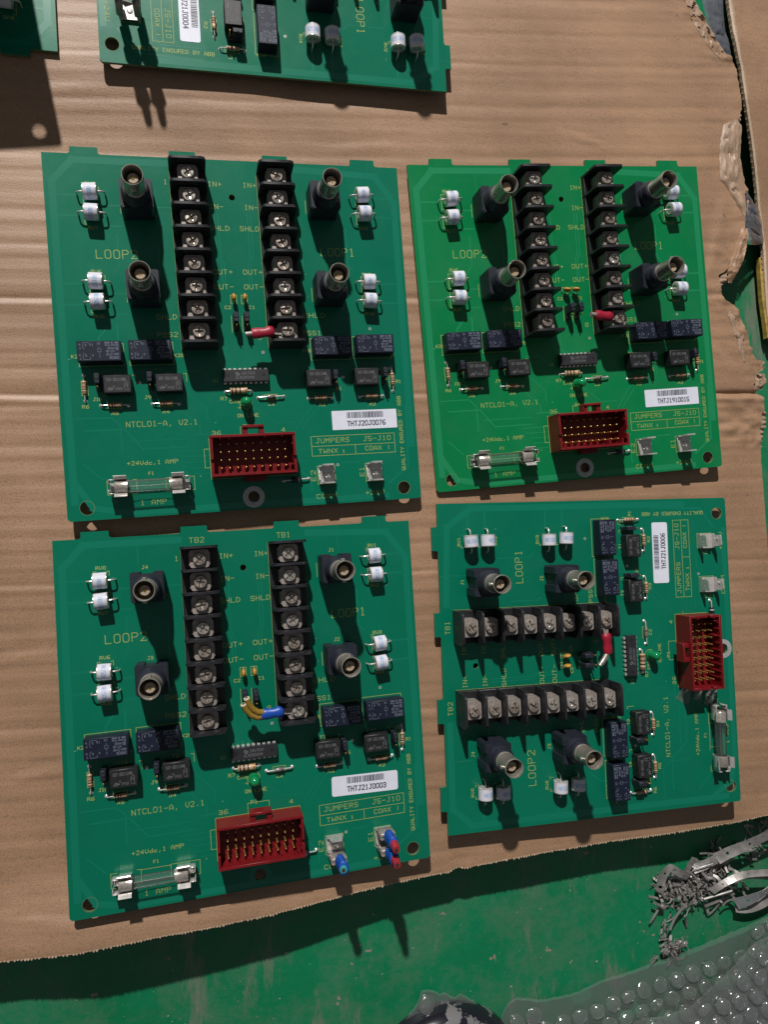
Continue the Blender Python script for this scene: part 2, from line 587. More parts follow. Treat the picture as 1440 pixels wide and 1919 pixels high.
def smooth(a, b_, x):
    t = max(0.0, min(1.0, (x - a) / (b_ - a)))
    return t * t * (3 - 2 * t)


def interp(tab, x):
    if x <= tab[0][0]:
        return tab[0][1]
    for (a, va), (b_, vb) in zip(tab, tab[1:]):
        if x <= b_:
            return va + (vb - va) * (x - a) / (b_ - a)
    return tab[-1][1]


def nz(x, y, z=0.0):
    return noise.noise(Vector((x, y, z)))


# ------------------------------------------------------------------ ground: floor and cardboard
FLOOR = -30.0
mb = MB()
o = mb.pts([(-1500, -1500, FLOOR), (1700, -1500, FLOOR), (1700, 1500, FLOOR), (-1500, 1500, FLOOR)])
mb.face([o, o + 1, o + 2, o + 3])
tag(put('floor', mb.mesh('floor', [M['floor']])), 'green painted concrete floor with dust and chipped paint', None, None, 'structure')

TEAR = [(-215, 345), (-176, 344), (-120, 340), (-60, 338), (-15, 335.3), (-2, 334.4), (21, 332.9), (37.5, 331.7), (54, 330.8), (64, 333.7), (72, 334.6),
        (77, 331.2), (82, 328.6), (87, 329.5), (90.5, 334.2), (95.5, 335.1), (96.9, 328.9), (103, 325.9), (115, 322.3), (123, 318.6),
        (131, 314.9), (133.7, 308.2), (140, 304.5), (149.9, 303.9), (155, 310), (160, 313.6), (169, 318.7), (180, 323.5), (190, 325.2),
        (206, 325.5), (209, 323.2), (222, 320.4), (229, 319), (243, 319.2), (247, 317), (252, 320.1), (258, 321.4), (270, 319.7),
        (283, 317.6), (290, 313.5), (291.3, 307), (296, 304.4), (302, 298.8), (309, 293.7), (315, 287.8), (324, 281.2), (340, 270), (440, 235)]
BOT = [(-300, -205), (-102, -201.6), (-81, -200.9), (-60, -199.7), (-23, -196.8), (3, -196.1), (29, -194.3), (57, -191.8), (86, -189), (115, -186.7),
       (128, -186.2), (132.5, -184.2), (134.5, -183.6), (137, -185.2), (146, -184.3), (178, -181.5), (227, -179.4), (259, -178.5), (280, -177.5), (310, -175.8),
       (332, -173.8), (360, -172)]
RAISE = [(-300, 0), (-140, 1.5), (-95, 4), (-60, 8.5), (-23, 8.5), (30, 6), (86, 1), (133, -1.5), (177, -0.5), (227, -2), (280, 0), (350, 1)]
CREASE = [(120.3, 1.7, 1.7), (70.7, 2.0, 1.9), (85.0, 0.45, 2.2), (196, 0.5, 2.4), (222, 0.45, 2.4), (245, 1.0, 1.8), (262, 0.35, 2.0), (281, 0.5, 2.4),
          (-24, 1.3, 1.8), (-47, 0.4, 2.0), (20, 0.3, 2.0), (-95, 0.9, 2.6), (-120, 0.3, 2), (-150, 0.35, 2), (45, 0.35, 2.0), (165, 0.35, 2.2), (148, 0.3, 2)]


DENTS = [(-96, -168, -78, -184, 0.9, 3.0), (-110, -178, -60, -186, 0.5, 3), (-99, 60, -60, 64, 0.5, 3), (296, 160, 306, 205, 0.9, 4.0), (300, 175, 312, 168, 0.7, 3), (285, 128, 318, 96, 0.6, 4), (292, 118, 306, 106, 0.8, 2.5),
         (283, 60, 318, 66, 0.7, 2.5), (288, 50, 325, 58, 0.5, 3), (105, 250, 140, 262, 0.3, 4), (60, 205, 100, 214, 0.35, 3), (180, 250, 250, 262, 0.35, 4), (208, 233, 226, 226, 1.0, 2.2), (-95, 215, -60, 222, 0.3, 3), (120, -175, 140, -183, 0.9, 3.0), (150, 300, 240, 312, 0.3, 5), (-100, -60, -72, -56, 0.5, 3), (-100, -120, -70, -112, 0.6, 3)]


def card_z(x, y):
    yp = y - (0.03 + 0.00037 * y) * x
    ph = yp / 9.3 + 0.35 * nz(yp * 0.035, x * 0.002, 3.1)
    fade = 1.0 if y > -150 else 0.55
    amp = 0.165 * (0.45 + 1.4 * abs(nz(x * 0.003, yp * 0.045, 9.0))) * fade
    f = ph - math.floor(ph)
    saw = smooth(0, 0.3, f) if f < 0.3 else 1 - smooth(0.3, 1.0, f)
    f2 = (ph * 2.37 + 0.3) % 1.0
    saw2 = smooth(0, 0.35, f2) if f2 < 0.35 else 1 - smooth(0.35, 1.0, f2)
    h = amp * 1.45 * saw + 0.06 * saw2
    for y0, d, w in CREASE:
        t = (yp - y0 + 0.018 * x * (1 if y0 == 70.7 else 0.2) + 1.2 * nz(x * 0.02, y0, 1)) / w
        if -4 < t < 4:
            k = d * (0.55 + 0.45 * nz(x * 0.008, y0 * 0.37, 2) + 0.25) * (1 + (2.2 * smooth(285, 315, x) if y0 == 70.7 else 0))
            h += k * 0.55 * (-math.exp(-abs(t) * 1.6) + 0.5 * math.exp(-(t + 1.7) ** 2))
    for ax, ay, bx, by, d, w in DENTS:
        ux, uy = bx - ax, by - ay
        L2 = ux * ux + uy * uy
        q = ((x - ax) * ux + (y - ay) * uy) / L2
        if -0.1 < q < 1.1:
            dist = ((x - ax) * uy - (y - ay) * ux) / math.sqrt(L2)
            if abs(dist) < 4 * w:
                h += d * smooth(-0.1, 0.1, q) * smooth(1.1, 0.9, q) * (dist / w) * math.exp(-(dist / w) ** 2)
    h += 0.45 * nz(x * 0.012, y * 0.012, 7.7) + 0.10 * nz(x * 0.05, y * 0.06, 4.4)
    h += interp(RAISE, x) * smooth(-160, -199, y)
    h += 4.6 * smooth(185, 236, y) * interp([(20, 1.0), (120, 0.45), (300, 0.15)], x)
    xr = interp(TEAR, y)
    d = xr - x
    if d < 26:
        k = (1 - d / 26) ** 2
        rough = smooth(45, 90, y) * (0.35 if 205 < y < 290 else 1.0)
        h += rough * k * (0.9 * nz(x * 0.12, y * 0.16, 11) + 0.35 * nz(x * 0.42, y * 0.42, 13)) + rough * k * 0.5
    # small creased tear above the second board
    dd = math.hypot((x - 219) / 9.0, (y - 229) / 3.5)
    if dd < 1:
        h += 1.6 * (1 - dd) * nz(x * 0.5, y * 0.7, 21) + 0.8 * (1 - dd)
    # wrinkled skin where the side is torn, beside the second board
    k = smooth(292, 312, x) * smooth(46, 58, y) * smooth(84, 74, y)
    if k > 0:
        h += k * 1.5 * ((1 - abs(2.2 * nz(x * 0.07 + y * 0.05, y * 0.09, 33))) + 0.3 * nz(x * 0.3, y * 0.3, 35))
    return -8.1 + h


ys = []
y = 0.0
rows_t = []
t = 0.0
YT = 440.0
while t < 1.0:
    rows_t.append(t)
    yy = -190 + t * (YT + 190)
    t += (0.95 if yy < 345 else 6.0) / (YT + 190)
rows_t.append(1.0)
FINE = [0, .8, 1.6, 2.5, 3.5, 4.5, 5.6, 6.8, 8, 9.4, 11, 12.8, 15, 17.5, 20, 23, 26.5, 30, 34, 38, 42]
cols = [('f', d) for d in FINE] + [('c', k / 96) for k in range(1, 97)]
mb = MB()
idx = []
for t in rows_t:
    y0 = -190 + t * (YT + 190)
    xr = interp(TEAR, y0)
    if y0 > 60:
        jag = 0.35 if 205 < y0 < 290 else 1.0
        xr += jag * (1.3 * nz(y0 * 0.45, 3.3) + 0.9 * nz(y0 * 1.1, 8.8) - 0.8 * abs(nz(y0 * 0.23, 5.1)) * 3)
    row = []
    for kind, d in cols:
        x = xr - d if kind == 'f' else (xr - 42) + (-280 - (xr - 42)) * d
        yb = interp(BOT, x)
        y = yb + (YT - yb) * t
        row.append(len(mb.v))
        mb.v.append((x, y, card_z(x, y)))
    idx.append(row)
nr, nc = len(idx), len(cols)
for r in range(nr - 1):
    for c in range(nc - 1):
        mb.face([idx[r][c], idx[r + 1][c], idx[r + 1][c + 1], idx[r][c + 1]])
TH = 3.6
rim = [idx[0][c] for c in range(nc)] + [idx[r][nc - 1] for r in range(1, nr)] + [idx[nr - 1][c] for c in range(nc - 2, -1, -1)] + [idx[r][0] for r in range(nr - 2, 0, -1)]
low = mb.pts([(mb.v[i][0], mb.v[i][1], mb.v[i][2] - TH) for i in rim])
n = len(rim)
for i in range(n):
    j = (i + 1) % n
    mb.face([rim[i], low + i, low + j, rim[j]], 1)
bot = mb.pts([(-278, -200, -8.1 - TH), (338, -170, -8.1 - TH), (300, 150, -8.1 - TH), (235, 438, -8.1 - TH), (-278, 438, -8.1 - TH)])
mb.face([bot + 4, bot + 3, bot + 2, bot + 1, bot])
card = put('cardboard_sheet', mb.mesh('cardboard_sheet', [M['card'], M['card_edge']], angle=70))
tag(card, 'creased brown corrugated cardboard sheet under the circuit boards, torn along one side', 'cardboard')

# folded lower layers that hold the sheet off the floor
mb = MB()
mb.prism([(-230, -150), (290, -130), (280, 120), (240, 260), (190, 420), (-230, 420)], [], FLOOR + 0.2, -12.6)
put('folded_layer', mb.mesh('folded_layer', [M['card']]), card)

# cut flute ends along the lower edge
mb = MB()
x = -120.0
while x < 352:
    yb = interp(BOT, x)
    z = card_z(x, yb + 0.3) + 0.05
    if random.random() < 0.06:
        x += 1.5
        continue
    w = 0.50 + 0.25 * random.random()
    pr = (0.75 + 0.8 * random.random()) * (0.8 + 0.5 * abs(nz(x * 0.05, 2.0)))
    sl = (interp(BOT, x + 0.5) - interp(BOT, x - 0.5))
    p = []
    for k in range(5):
        a = PI * k / 4
        p.append((x + w * math.cos(a), yb + 0.5 - pr * math.sin(a) * 1.0 + sl * w * math.cos(a)))
    o = mb.pts([(px, py, z + 0.12 * random.random()) for px, py in p] + [(px, py + 0.2, z - 1.7) for px, py in p])
    mb.face([o + 4, o + 3, o + 2, o + 1, o])
    for k in range(4):
        mb.face([o + k, o + k + 1, o + 6 + k, o + 5 + k])
    x += 1.3 + 0.45 * random.random()
fr = put('cut_edge', mb.mesh('cut_edge', [M['card_edge']]), card)
fr['kind'] = 'stuff'


def crumple(name, poly_rows, mat, amp, zf, seed, lift=0.0, pits=0.0):
    """poly_rows: list of (x0, x1, y) rows; a torn paper patch with its own relief"""
    mb = MB()
    N = 26
    rows = []
    R = 40
    for r in range(R + 1):
        f = r / R * (len(poly_rows) - 1)
        i = min(int(f), len(poly_rows) - 2)
        u = f - i
        a, b_ = poly_rows[i], poly_rows[i + 1]
        x0, x1, y = (a[k] + (b_[k] - a[k]) * u for k in range(3))
        x0 += 0.8 * nz(y * 0.5, seed)
        x1 += 0.8 * nz(y * 0.5, seed + 5)
        row = []
        for c in range(N + 1):
            x = x0 + (x1 - x0) * c / N
            e = min(1, 5 * min(c / N, 1 - c / N)) * min(1, 5 * min(r / R, 1 - r / R))
            ridge = 1 - 1.6 * abs(nz(x * 0.10 + y * 0.03, y * 0.05, seed)) - 0.8 * abs(nz(x * 0.3, y * 0.1, seed + 8))
            pit = smooth(0.12, 0.30, nz(x * 0.26, y * 0.26, seed + 6)) * pits
            zz = zf(x, y) + 0.2 + lift * e + amp * e * (0.9 * (ridge - 0.6) + 0.15 * nz(x * 0.6, y * 0.6, seed + 3) + 0.08 * nz(x * 1.6, y * 1.6, seed + 4)) - 4.5 * pit * e
            row.append(len(mb.v))
            mb.v.append((x, y, zz))
        rows.append(row)
    for r in range(R):
        for c in range(N):
            mb.face([rows[r][c], rows[r + 1][c], rows[r + 1][c + 1], rows[r][c + 1]])
    me = mb.mesh(name, [mat], angle=30)
    o = put(name, me, card)
    md = o.modifiers.new("thickness", 'SOLIDIFY')
    md.thickness = 0.4 * MM
    es = o.modifiers.new("edges", 'EDGE_SPLIT')
    es.split_angle = math.radians(40)
    return o


def torn_liner(ya, yb_, w0, w1, dz, seed, mat):
    """thin torn paper layer sticking out under the top liner"""
    mb = MB()
    rows = []
    y = ya
    while y < yb_:
        xr = interp(TEAR, y)
        k = 0.5 + 0.5 * nz(y * 0.19, seed)
        w = w0 + (w1 - w0) * max(0, k + 0.5 * nz(y * 0.8, seed + 3) + 0.3 * nz(y * 2.3, seed + 5))
        row = []
        for c in range(7):
            x = xr - 5 + (5 + w) * c / 6
            z = card_z(min(x, xr - 2), y) - dz - 0.25 * max(0, x - xr) + 0.7 * nz(x * 0.3, y * 0.5, seed + 7) * c / 6 + 0.5 * math.sin(y * 2.1) * (c / 6)
            row.append(len(mb.v))
            mb.v.append((x, y, z))
        rows.append(row)
        y += 0.45
    for a, b_ in zip(rows, rows[1:]):
        for c in range(6):
            mb.face([a[c], a[c + 1], b_[c + 1], b_[c]])
    o = put('torn_liner', mb.mesh('torn_liner', [M[mat]], smooth=False), card)
    md = o.modifiers.new("thickness", 'SOLIDIFY')
    md.thickness = 0.3 * MM


torn_liner(46, 206, 0.2, 3.6, 1.1, 4.0, 'card_torn')
torn_liner(46, 150, 0.0, 2.6, 2.4, 9.0, 'card')
torn_liner(288, 346, 0.3, 4.2, 1.1, 14.0, 'card_torn')
torn_liner(288, 346, 0.0, 5.0, 2.4, 19.0, 'card')
torn_liner(206, 288, 0.0, 0.8, 1.6, 24.0, 'card_torn')
cz = lambda x, y: card_z(min(x, interp(TEAR, y) - 8), y)
crumple('torn_flap', [(315, 318, 254), (308, 321, 250), (305.5, 320, 240), (304.5, 319.5, 228), (305, 320.5, 216), (311, 321, 210), (319, 324, 199), (323.5, 325, 190)], M['card_torn'], 2.0, cz, 31, 1.3, 0.15)
crumple('torn_flap', [(321, 325, 189), (318, 324.5, 182), (315, 323, 174), (311.5, 320.5, 166), (309.5, 316, 158), (310, 312.5, 152)], M['card'], 2.6, cz, 44, 2.4)
crumple('torn_flap', [(307, 314, 136), (311, 317, 128), (314, 321, 120), (317, 324, 111), (320, 327, 103), (322, 330, 97)], M['card_torn'], 1.8, cz, 52, 0.4, 1.0)
crumple('torn_flap', [(329, 335, 97), (328.5, 336.5, 92), (327.5, 333, 87)], M['card_torn'], 1.8, cz, 63, 1.0, 0.5)
crumple('torn_flap', [(276, 286, 328), (284, 294, 316), (290, 301, 306), (297, 307, 298), (305, 313, 291)], M['card_torn'], 2.0, cz, 82, 0.2, 1.0)

# ------------------------------------------------------------------ second carton at the side
FLAP = [(120, 352.5, -21), (135, 350.3, -21), (149, 348.9, -21), (180, 346.6, -20), (203, 342.1, -18), (225, 337.6, -15), (247, 332.3, -12), (259, 328.5, -10), (271, 324.7, -8),
        (288, 321.5, -7), (296, 318.9, -6.5), (308.5, 315.7, -6), (328, 312.2, -6), (430, 294, -6)]
FL = [(a, b_) for a, b_, c in FLAP]
FZ = [(a, c) for a, b_, c in FLAP]
mb = MB()
rows = []
yy = 122.0
while yy <= 430:
    x0 = interp(FL, yy) + 0.35 * nz(yy * 0.8, 2.2)
    row = []
    for c in range(40):
        x = x0 + (0.0, 1.3, 1.7)[c] if c < 3 else x0 + 1.7 + 0.6 * (c - 2) ** 1.35
        z = interp(FZ, yy) + 0.9 * nz(x * 0.03, yy * 0.03, 17) + 0.35 * math.sin((x * 0.55 + yy * 0.35) * 0.55) * nz(x * 0.02, yy * 0.02, 5) + 0.2 * nz(x * 0.15, yy * 0.1, 9)
        row.append(len(mb.v))
        mb.v.append((x, yy, z - (0.5 if c == 0 else 0.35 if c == 2 else 0.0)))
    rows.append(row)
    yy += 2.0
for r in range(len(rows) - 1):
    for c in range(39):
        mb.face([rows[r][c], rows[r][c + 1], rows[r + 1][c + 1], rows[r + 1][c]], 1 if c == 0 else 0)
lo = mb.pts([(mb.v[r[0]][0], mb.v[r[0]][1], mb.v[r[0]][2] - 2.6) for r in rows])
for i in range(len(rows) - 1):
    mb.face([rows[i][0], rows[i + 1][0], lo + i + 1, lo + i], 1)
lo2 = mb.pts([(mb.v[k][0], mb.v[k][1] - 0.2, -24.5) for k in rows[0]])
for i in range(39):
    mb.face([rows[0][i + 1], rows[0][i], lo2 + i, lo2 + i + 1], 1)
flap = put('carton_flap', mb.mesh('carton_flap', [M['card'], M['card_edge']], angle=60))
tag(flap, 'second brown cardboard flap beyond the dark torn gap', 'cardboard')
# flute ends seen in its cut edge
mb = MB()
yy = 130.0
while yy < 345:
    x0 = interp(FL, yy)
    mb.lathe([(0.0, 0), (0.5, 0), (0.5, 0.7), (0, 0.7)], (x0 - 0.6 + 0.2 * random.random(), yy, interp(FZ, yy) - 2.3 + 0.5 * random.random()), 'X', 6)
    yy += 3.1 + random.random()
fe = put('flute_ends', mb.mesh('flute_ends', [M['card_torn']]), flap)
fe['kind'] = 'stuff'
mb = MB()
mb.prism([(358, 130), (600, 130), (600, 425), (345, 425)], [], FLOOR + 0.2, -24.8)
mb.prism([(345, 290), (600, 290), (600, 425), (330, 425)], [], -24.8, -10)
put('lower_panel', mb.mesh('lower_panel', [M['card']]), flap)
mb = MB()
mb.prism([(345.4, 176), (349.5, 178), (353, 150), (354.5, 128), (350.5, 124), (349.5, 133), (347.0, 150)], [], -26, -22.6)
put('yellow_tape', mb.mesh('yellow_tape', [M['yellow_tape']]), flap)


# ------------------------------------------------------------------ bubble film
def bubble_mesh(k):
    """one air bubble, four states of puffiness and wrinkling"""
    rnd = random.Random(40 + k)
    mb = MB()
    r, h = 4.9, (3.4, 2.9, 2.3, 1.1)[k]
    prof = [(r, 0.0), (r * 0.975, h * 0.28), (r * 0.92, h * 0.5), (r * 0.83, h * 0.69), (r * 0.70, h * 0.84), (r * 0.5, h * 0.95), (r * 0.25, h * 0.99), (0.02, h)]
    mb.lathe(prof, n=28)
    amp = (0.3, 0.7, 1.1, 0.8)[k]
    mb.v = [(x + 0.12 * nz(x * 0.6, y * 0.6, k), y + 0.12 * nz(x * 0.6, y * 0.6, k + 9),
             z + amp * min(1, z) * (nz(x * 0.35, y * 0.35, k * 7.0) + 0.6 * (0.5 - abs(nz(x * 0.5 + y * 0.3, y * 0.5, k * 3.0 + 1))))) for x, y, z in mb.v]
    return mb.mesh('bubble', [M['wrap']], angle=70)


BUBBLES = [bubble_mesh(k) for k in range(4)]


def bubble_wrap(edge, depth, z0, seed, nx, ny, wave, xmax, name, parent=None, puffy=(0, 0, 1, 1, 1, 2, 2, 3)):
    """edge: (x, y) points along the free edge; depth: how far the film runs back from it"""
    edge = sorted(edge)
    xs0, xs1 = edge[0][0], edge[-1][0]

    def fz(x, y):
        d = interp(edge, x) - y
        low = wave * (nz(x * 0.02, y * 0.02, seed) + 0.5 * nz(x * 0.06, y * 0.06, seed + 2) + 0.35 * (1 - abs(2 * nz(x * 0.035 + y * 0.02, y * 0.03, seed + 5))))
        return z0(x, y, d) + low * min(1, max(0, d) / 12 + 0.3)

    mb = MB()
    rows = []
    for r in range(ny + 1):
        row = []
        for c in range(nx + 1):
            x = xs0 + (xs1 - xs0) * c / nx
            y = interp(edge, x) - depth * r / ny + (0.7 * nz(x * 0.5, seed) + 0.5 * nz(x * 1.4, seed) if r == 0 else 0)
            row.append(len(mb.v))
            mb.v.append((x, y, fz(x, y) + 0.12 * nz(x * 0.35, y * 0.35, seed + 8)))
        rows.append(row)
    for r in range(ny):
        for c in range(nx):
            mb.face([rows[r][c], rows[r + 1][c], rows[r + 1][c + 1], rows[r][c + 1]])
    sheet = put(name, mb.mesh(name, [M['wrap']], angle=60), parent)
    rnd = random.Random(int(seed * 10))
    ca, sa = math.cos(0.2), math.sin(0.2)
    dx, dy = 11.0, 9.6
    par = parent or sheet
    for q in range(-60, 60):
        for p in range(-60, 80):
            u, v = p * dx + (0.5 * dx if q % 2 else 0), q * dy
            x, y = 250 + u * ca - v * sa, -270 + u * sa + v * ca
            if not xs0 + 4 < x < min(xs1 - 4, xmax):
                continue
            d = interp(edge, x) - y
            if d < 5.6 or d > depth - 5 or y < -345:
                continue
            b_ = put('bubble', BUBBLES[rnd.choice(puffy)], par, (x, y, fz(x, y)), rnd.uniform(0, 6.28),)
            ex, ey = (fz(x + 2, y) - fz(x - 2, y)) / 4, (fz(x, y + 2) - fz(x, y - 2)) / 4
            b_.rotation_euler = (math.atan(ey) + rnd.gauss(0, 0.05), -math.atan(ex) + rnd.gauss(0, 0.05), rnd.uniform(0, 6.28))
            k = rnd.uniform(0.92, 1.06)
            b_.scale = (k, k * rnd.uniform(0.93, 1.04), rnd.uniform(0.85, 1.15))
    return sheet


WE = [(166, -281), (171.1, -274), (176, -272), (191, -275.5), (211.6, -274.8), (232.6, -269.1), (254, -265.9), (268.7, -262.5), (291, -258.1), (310, -253.1), (329.5, -248.4), (345.3, -244.7), (400, -236), (460, -230)]
wrap = bubble_wrap(WE, 115, lambda x, y, d: -28.0 + min(9, d * 0.16) + 3.5 * smooth(200, 330, x), 3.0, 150, 70, 2.2, 372, 'bubble_wrap')
tag(wrap, 'large clear bubble wrap sheet on the green floor beside metal scrap', 'bubble wrap')
# the same sheet folded back over itself
WE2 = [(x + 75, y + 14 - 30 * smooth(262, 215, x) - 4 * math.sin(x * 0.05)) for x, y in WE]
bubble_wrap(WE2, 105, lambda x, y, d: -21.5 + min(9, d * 0.17) + 4 * smooth(200, 330, x), 14.0, 140, 64, 3.0, 372, 'folded_layer', wrap, (0, 1, 1, 2, 2, 3, 3))
WS = [(106, -279), (111, -271.5), (116, -266), (118, -259.5), (125, -260.6), (129, -263.5), (131, -262.5), (135, -265), (138, -267), (141, -264.8), (144, -266.5), (149, -270), (156, -277)]
tag(bubble_wrap(WS, 38, lambda x, y, d: -28.4 + min(3, d * 0.2), 8.0, 60, 40, 0.7, 160, 'bubble_wrap'), 'small torn bubble wrap piece tucked behind the black cap', 'bubble wrap')
# grey film showing in the torn gap
def film(rows_, z0, seed, label, slope=0.0):
    mb = MB()
    R, N = 70, 22
    rows = []
    for r in range(R + 1):
        f = r / R * (len(rows_) - 1)
        i = min(int(f), len(rows_) - 2)
        u = f - i
        a, b_ = rows_[i], rows_[i + 1]
        x0, x1, y = (a[k] + (b_[k] - a[k]) * u for k in range(3))
        x0 += 0.5 * nz(y * 0.7, seed)
        row = []
        for c in range(N + 1):
            x = x0 + (x1 - x0) * c / N
            k = (y / 11.0) % 1.0
            z = z0 - slope * max(0, x - 322) + 1.4 * nz(x * 0.1, y * 0.1, seed) + 1.5 * math.sqrt(max(0, 1 - (2 * k - 1) ** 2)) * math.sin(PI * c / N) + 0.5 * nz(x * 0.4, y * 0.4, seed)
            row.append(len(mb.v))
            mb.v.append((x, y, z))
        rows.append(row)
    for r in range(R):
        for c in range(N):
            mb.face([rows[r][c], rows[r + 1][c], rows[r + 1][c + 1], rows[r][c + 1]])
    tag(put('bubble_film', mb.mesh('bubble_film', [M['film']], angle=60)), label, 'bubble film')


film([(287, 309, 345), (296, 311.5, 330), (299, 312.5, 318), (303, 314, 308), (306, 316, 300), (310, 317.5, 292), (314.5, 319.5, 284), (316, 318, 281)], -10.5, 5.0, 'grey bubble film in the torn gap at the top edge')
film([(322.5, 325.5, 210), (323, 333, 207), (323, 341, 203), (322.5, 344, 196), (322, 345.5, 189), (321.5, 345.5, 184), (321, 336, 180), (321, 327, 178)], -6.6, 12.0, 'grey plastic film bridging the gap above the yellow tape', 0.52)

# ------------------------------------------------------------------ metal scrap
def perforated(path, width, tilt, pitch=5.0, hole=1.0, thick=0.35, cut=True):
    """bent strip with round holes: path in 3D (mm)"""
    mb = MB()
    P = [Vector(p) for p in path]
    L = [0.0]
    for a, b_ in zip(P, P[1:]):
        L.append(L[-1] + (b_ - a).length)

    def at(s):
        s = max(0, min(L[-1] - 1e-4, s))
        for i in range(len(P) - 1):
            if s <= L[i + 1]:
                u = (s - L[i]) / (L[i + 1] - L[i])
                # catmull-rom
                p0, p1, p2, p3 = P[max(i - 1, 0)], P[i], P[i + 1], P[min(i + 2, len(P) - 1)]
                return 0.5 * ((2 * p1) + (p2 - p0) * u + (2 * p0 - 5 * p1 + 4 * p2 - p3) * u * u + (3 * p1 - p0 - 3 * p2 + p3) * u ** 3)
        return P[-1]

    def pt(s, w):
        p = at(s)
        d = (at(s + 0.6) - at(s - 0.6)).normalized()
        side = d.cross(Vector((0, 0, 1)))
        side.normalize()
        tl = interp(tilt, s / L[-1])
        side = side * math.cos(tl) + Vector((0, 0, 1)) * math.sin(tl)
        return p + side * w

    ncell = max(2, int(L[-1] / pitch))
    pc = L[-1] / ncell
    h = width / 2
    for i in range(ncell):
        s0 = i * pc
        if cut and random.random() < 0.92:
            hw = min(pc * 0.5, width * 0.55)
            for a0, a1 in ((0.0, pc / 2 - hw), (pc / 2 + hw, pc)):
                if a1 - a0 > 0.2:
                    for q in range(3):
                        a, b_ = s0 + a0 + (a1 - a0) * q / 3, s0 + a0 + (a1 - a0) * (q + 1) / 3
                        for w0, w1 in ((-h, 0), (0, h)):
                            o = mb.pts([pt(a, w0), pt(b_, w0), pt(b_, w1), pt(a, w1)])
                            mb.face([o, o + 1, o + 2, o + 3])
            s0, pc0, pc = s0 + pc / 2 - hw, pc, 2 * hw
            sq = [(pc, 0), (pc, h), (pc / 2, h), (0, h), (0, 0), (0, -h), (pc / 2, -h), (pc, -h)]
            hr = hole * random.uniform(0.8, 1.25)
            rd = [(pc / 2 + hr * math.cos(a * PI / 4), hr * math.sin(a * PI / 4)) for a in range(8)]
            o = mb.pts([pt(s0 + s, w) for s, w in sq] + [pt(s0 + s, w) for s, w in rd])
            for k in range(8):
                j = (k + 1) % 8
                mb.face([o + k, o + j, o + 8 + j, o + 8 + k])
            pc = pc0
        else:
            for q in range(4):
                a, b_ = s0 + pc * q / 4, s0 + pc * (q + 1) / 4
                for w0, w1 in ((-h, 0), (0, h)):
                    o = mb.pts([pt(a, w0), pt(b_, w0), pt(b_, w1), pt(a, w1)])
                    mb.face([o, o + 1, o + 2, o + 3])
    bm = bmesh.new()
    vs = [bm.verts.new(v) for v in mb.v]
    for f in mb.f:
        try:
            bm.faces.new([vs[i] for i in f])
        except ValueError:
            pass
    bmesh.ops.remove_doubles(bm, verts=bm.verts[:], dist=0.02)
    bmesh.ops.recalc_face_normals(bm, faces=bm.faces[:])
    mb = MB()
    mb.add_bm(bm)
    return mb


def strip(path, width, tilt, mat, label, **kw):
    mb = perforated(path, width, tilt, **kw)
    o = put('metal_strip', mb.mesh('metal_strip', [M[mat]], smooth=False))
    md = o.modifiers.new("thickness", 'SOLIDIFY')
    md.thickness = 0.25 * MM
    tag(o, label, 'metal strip', 'perforated strips in the metal scrap')
    return o


strip([(306, -203, -21), (313, -199, -19), (322, -195.5, -17), (334, -190.5, -15), (348, -184.5, -14), (362, -179, -14)], 6.5, [(0, 0.5), (0.5, -0.2), (1, 0.3)], 'scrap', 'wide dull perforated metal strip nearest the cardboard edge', pitch=13.0, hole=0.85)
strip([(291, -209, -24), (299, -206, -22), (307, -203, -21), (314, -203.5, -20)], 5.5, [(0, 0.7), (1, -0.3)], 'scrap', 'short dull perforated strip where the widest strip enters the heap', pitch=11.0, hole=0.8)
strip([(321, -233, -23), (327, -229.5, -19), (334, -226, -17), (341, -222, -16), (350, -216, -16), (360, -211, -16)], 8.0, [(0, 0.1), (0.4, -0.55), (1, -0.1)], 'scrap_bright', 'wide bright metal strip by the bubble wrap', pitch=14.0, hole=0.9)
strip([(322, -236, -25), (330, -237, -24), (339, -235, -23), (349, -230, -22), (358, -226, -22)], 6.0, [(0, 0.4), (1, 0.2)], 'scrap', 'dull strip under the wide bright strip by the bubble wrap', pitch=11.0, hole=0.75)
strip([(303, -223, -22), (308, -218, -19), (315, -214, -17), (324, -212, -16), (336, -212, -15), (350, -213, -15)], 4.0, [(0, 0.9), (0.5, 0.7), (1, 0.8)], 'scrap', 'long curved metal strip running out of the scrap heap', pitch=13, hole=0.6)
strip([(304, -226, -23), (310, -220, -21), (318, -216.5, -19), (328, -215.5, -18), (342, -217, -17)], 2.2, [(0, -0.5), (1, -0.4)], 'scrap', 'thin narrow strip alongside the long curved strip', pitch=7, hole=0.5, cut=False)
strip([(268.5, -221, -25), (269.5, -210, -22), (273, -204.5, -20), (279, -208, -20), (287, -212.5, -22)], 4.5, [(0, 0.9), (0.5, 0.2), (1, -0.3)], 'scrap', 'angular perforated bracket at the near corner of the scrap heap', pitch=7.5, hole=0.95)
strip([(286, -211, -24), (287.5, -203, -20), (288.5, -199, -18)], 3.2, [(0, 0.5), (1, 0.5)], 'scrap', 'short upright dull strip between the heap and the cardboard', pitch=5, hole=0.4, cut=False)

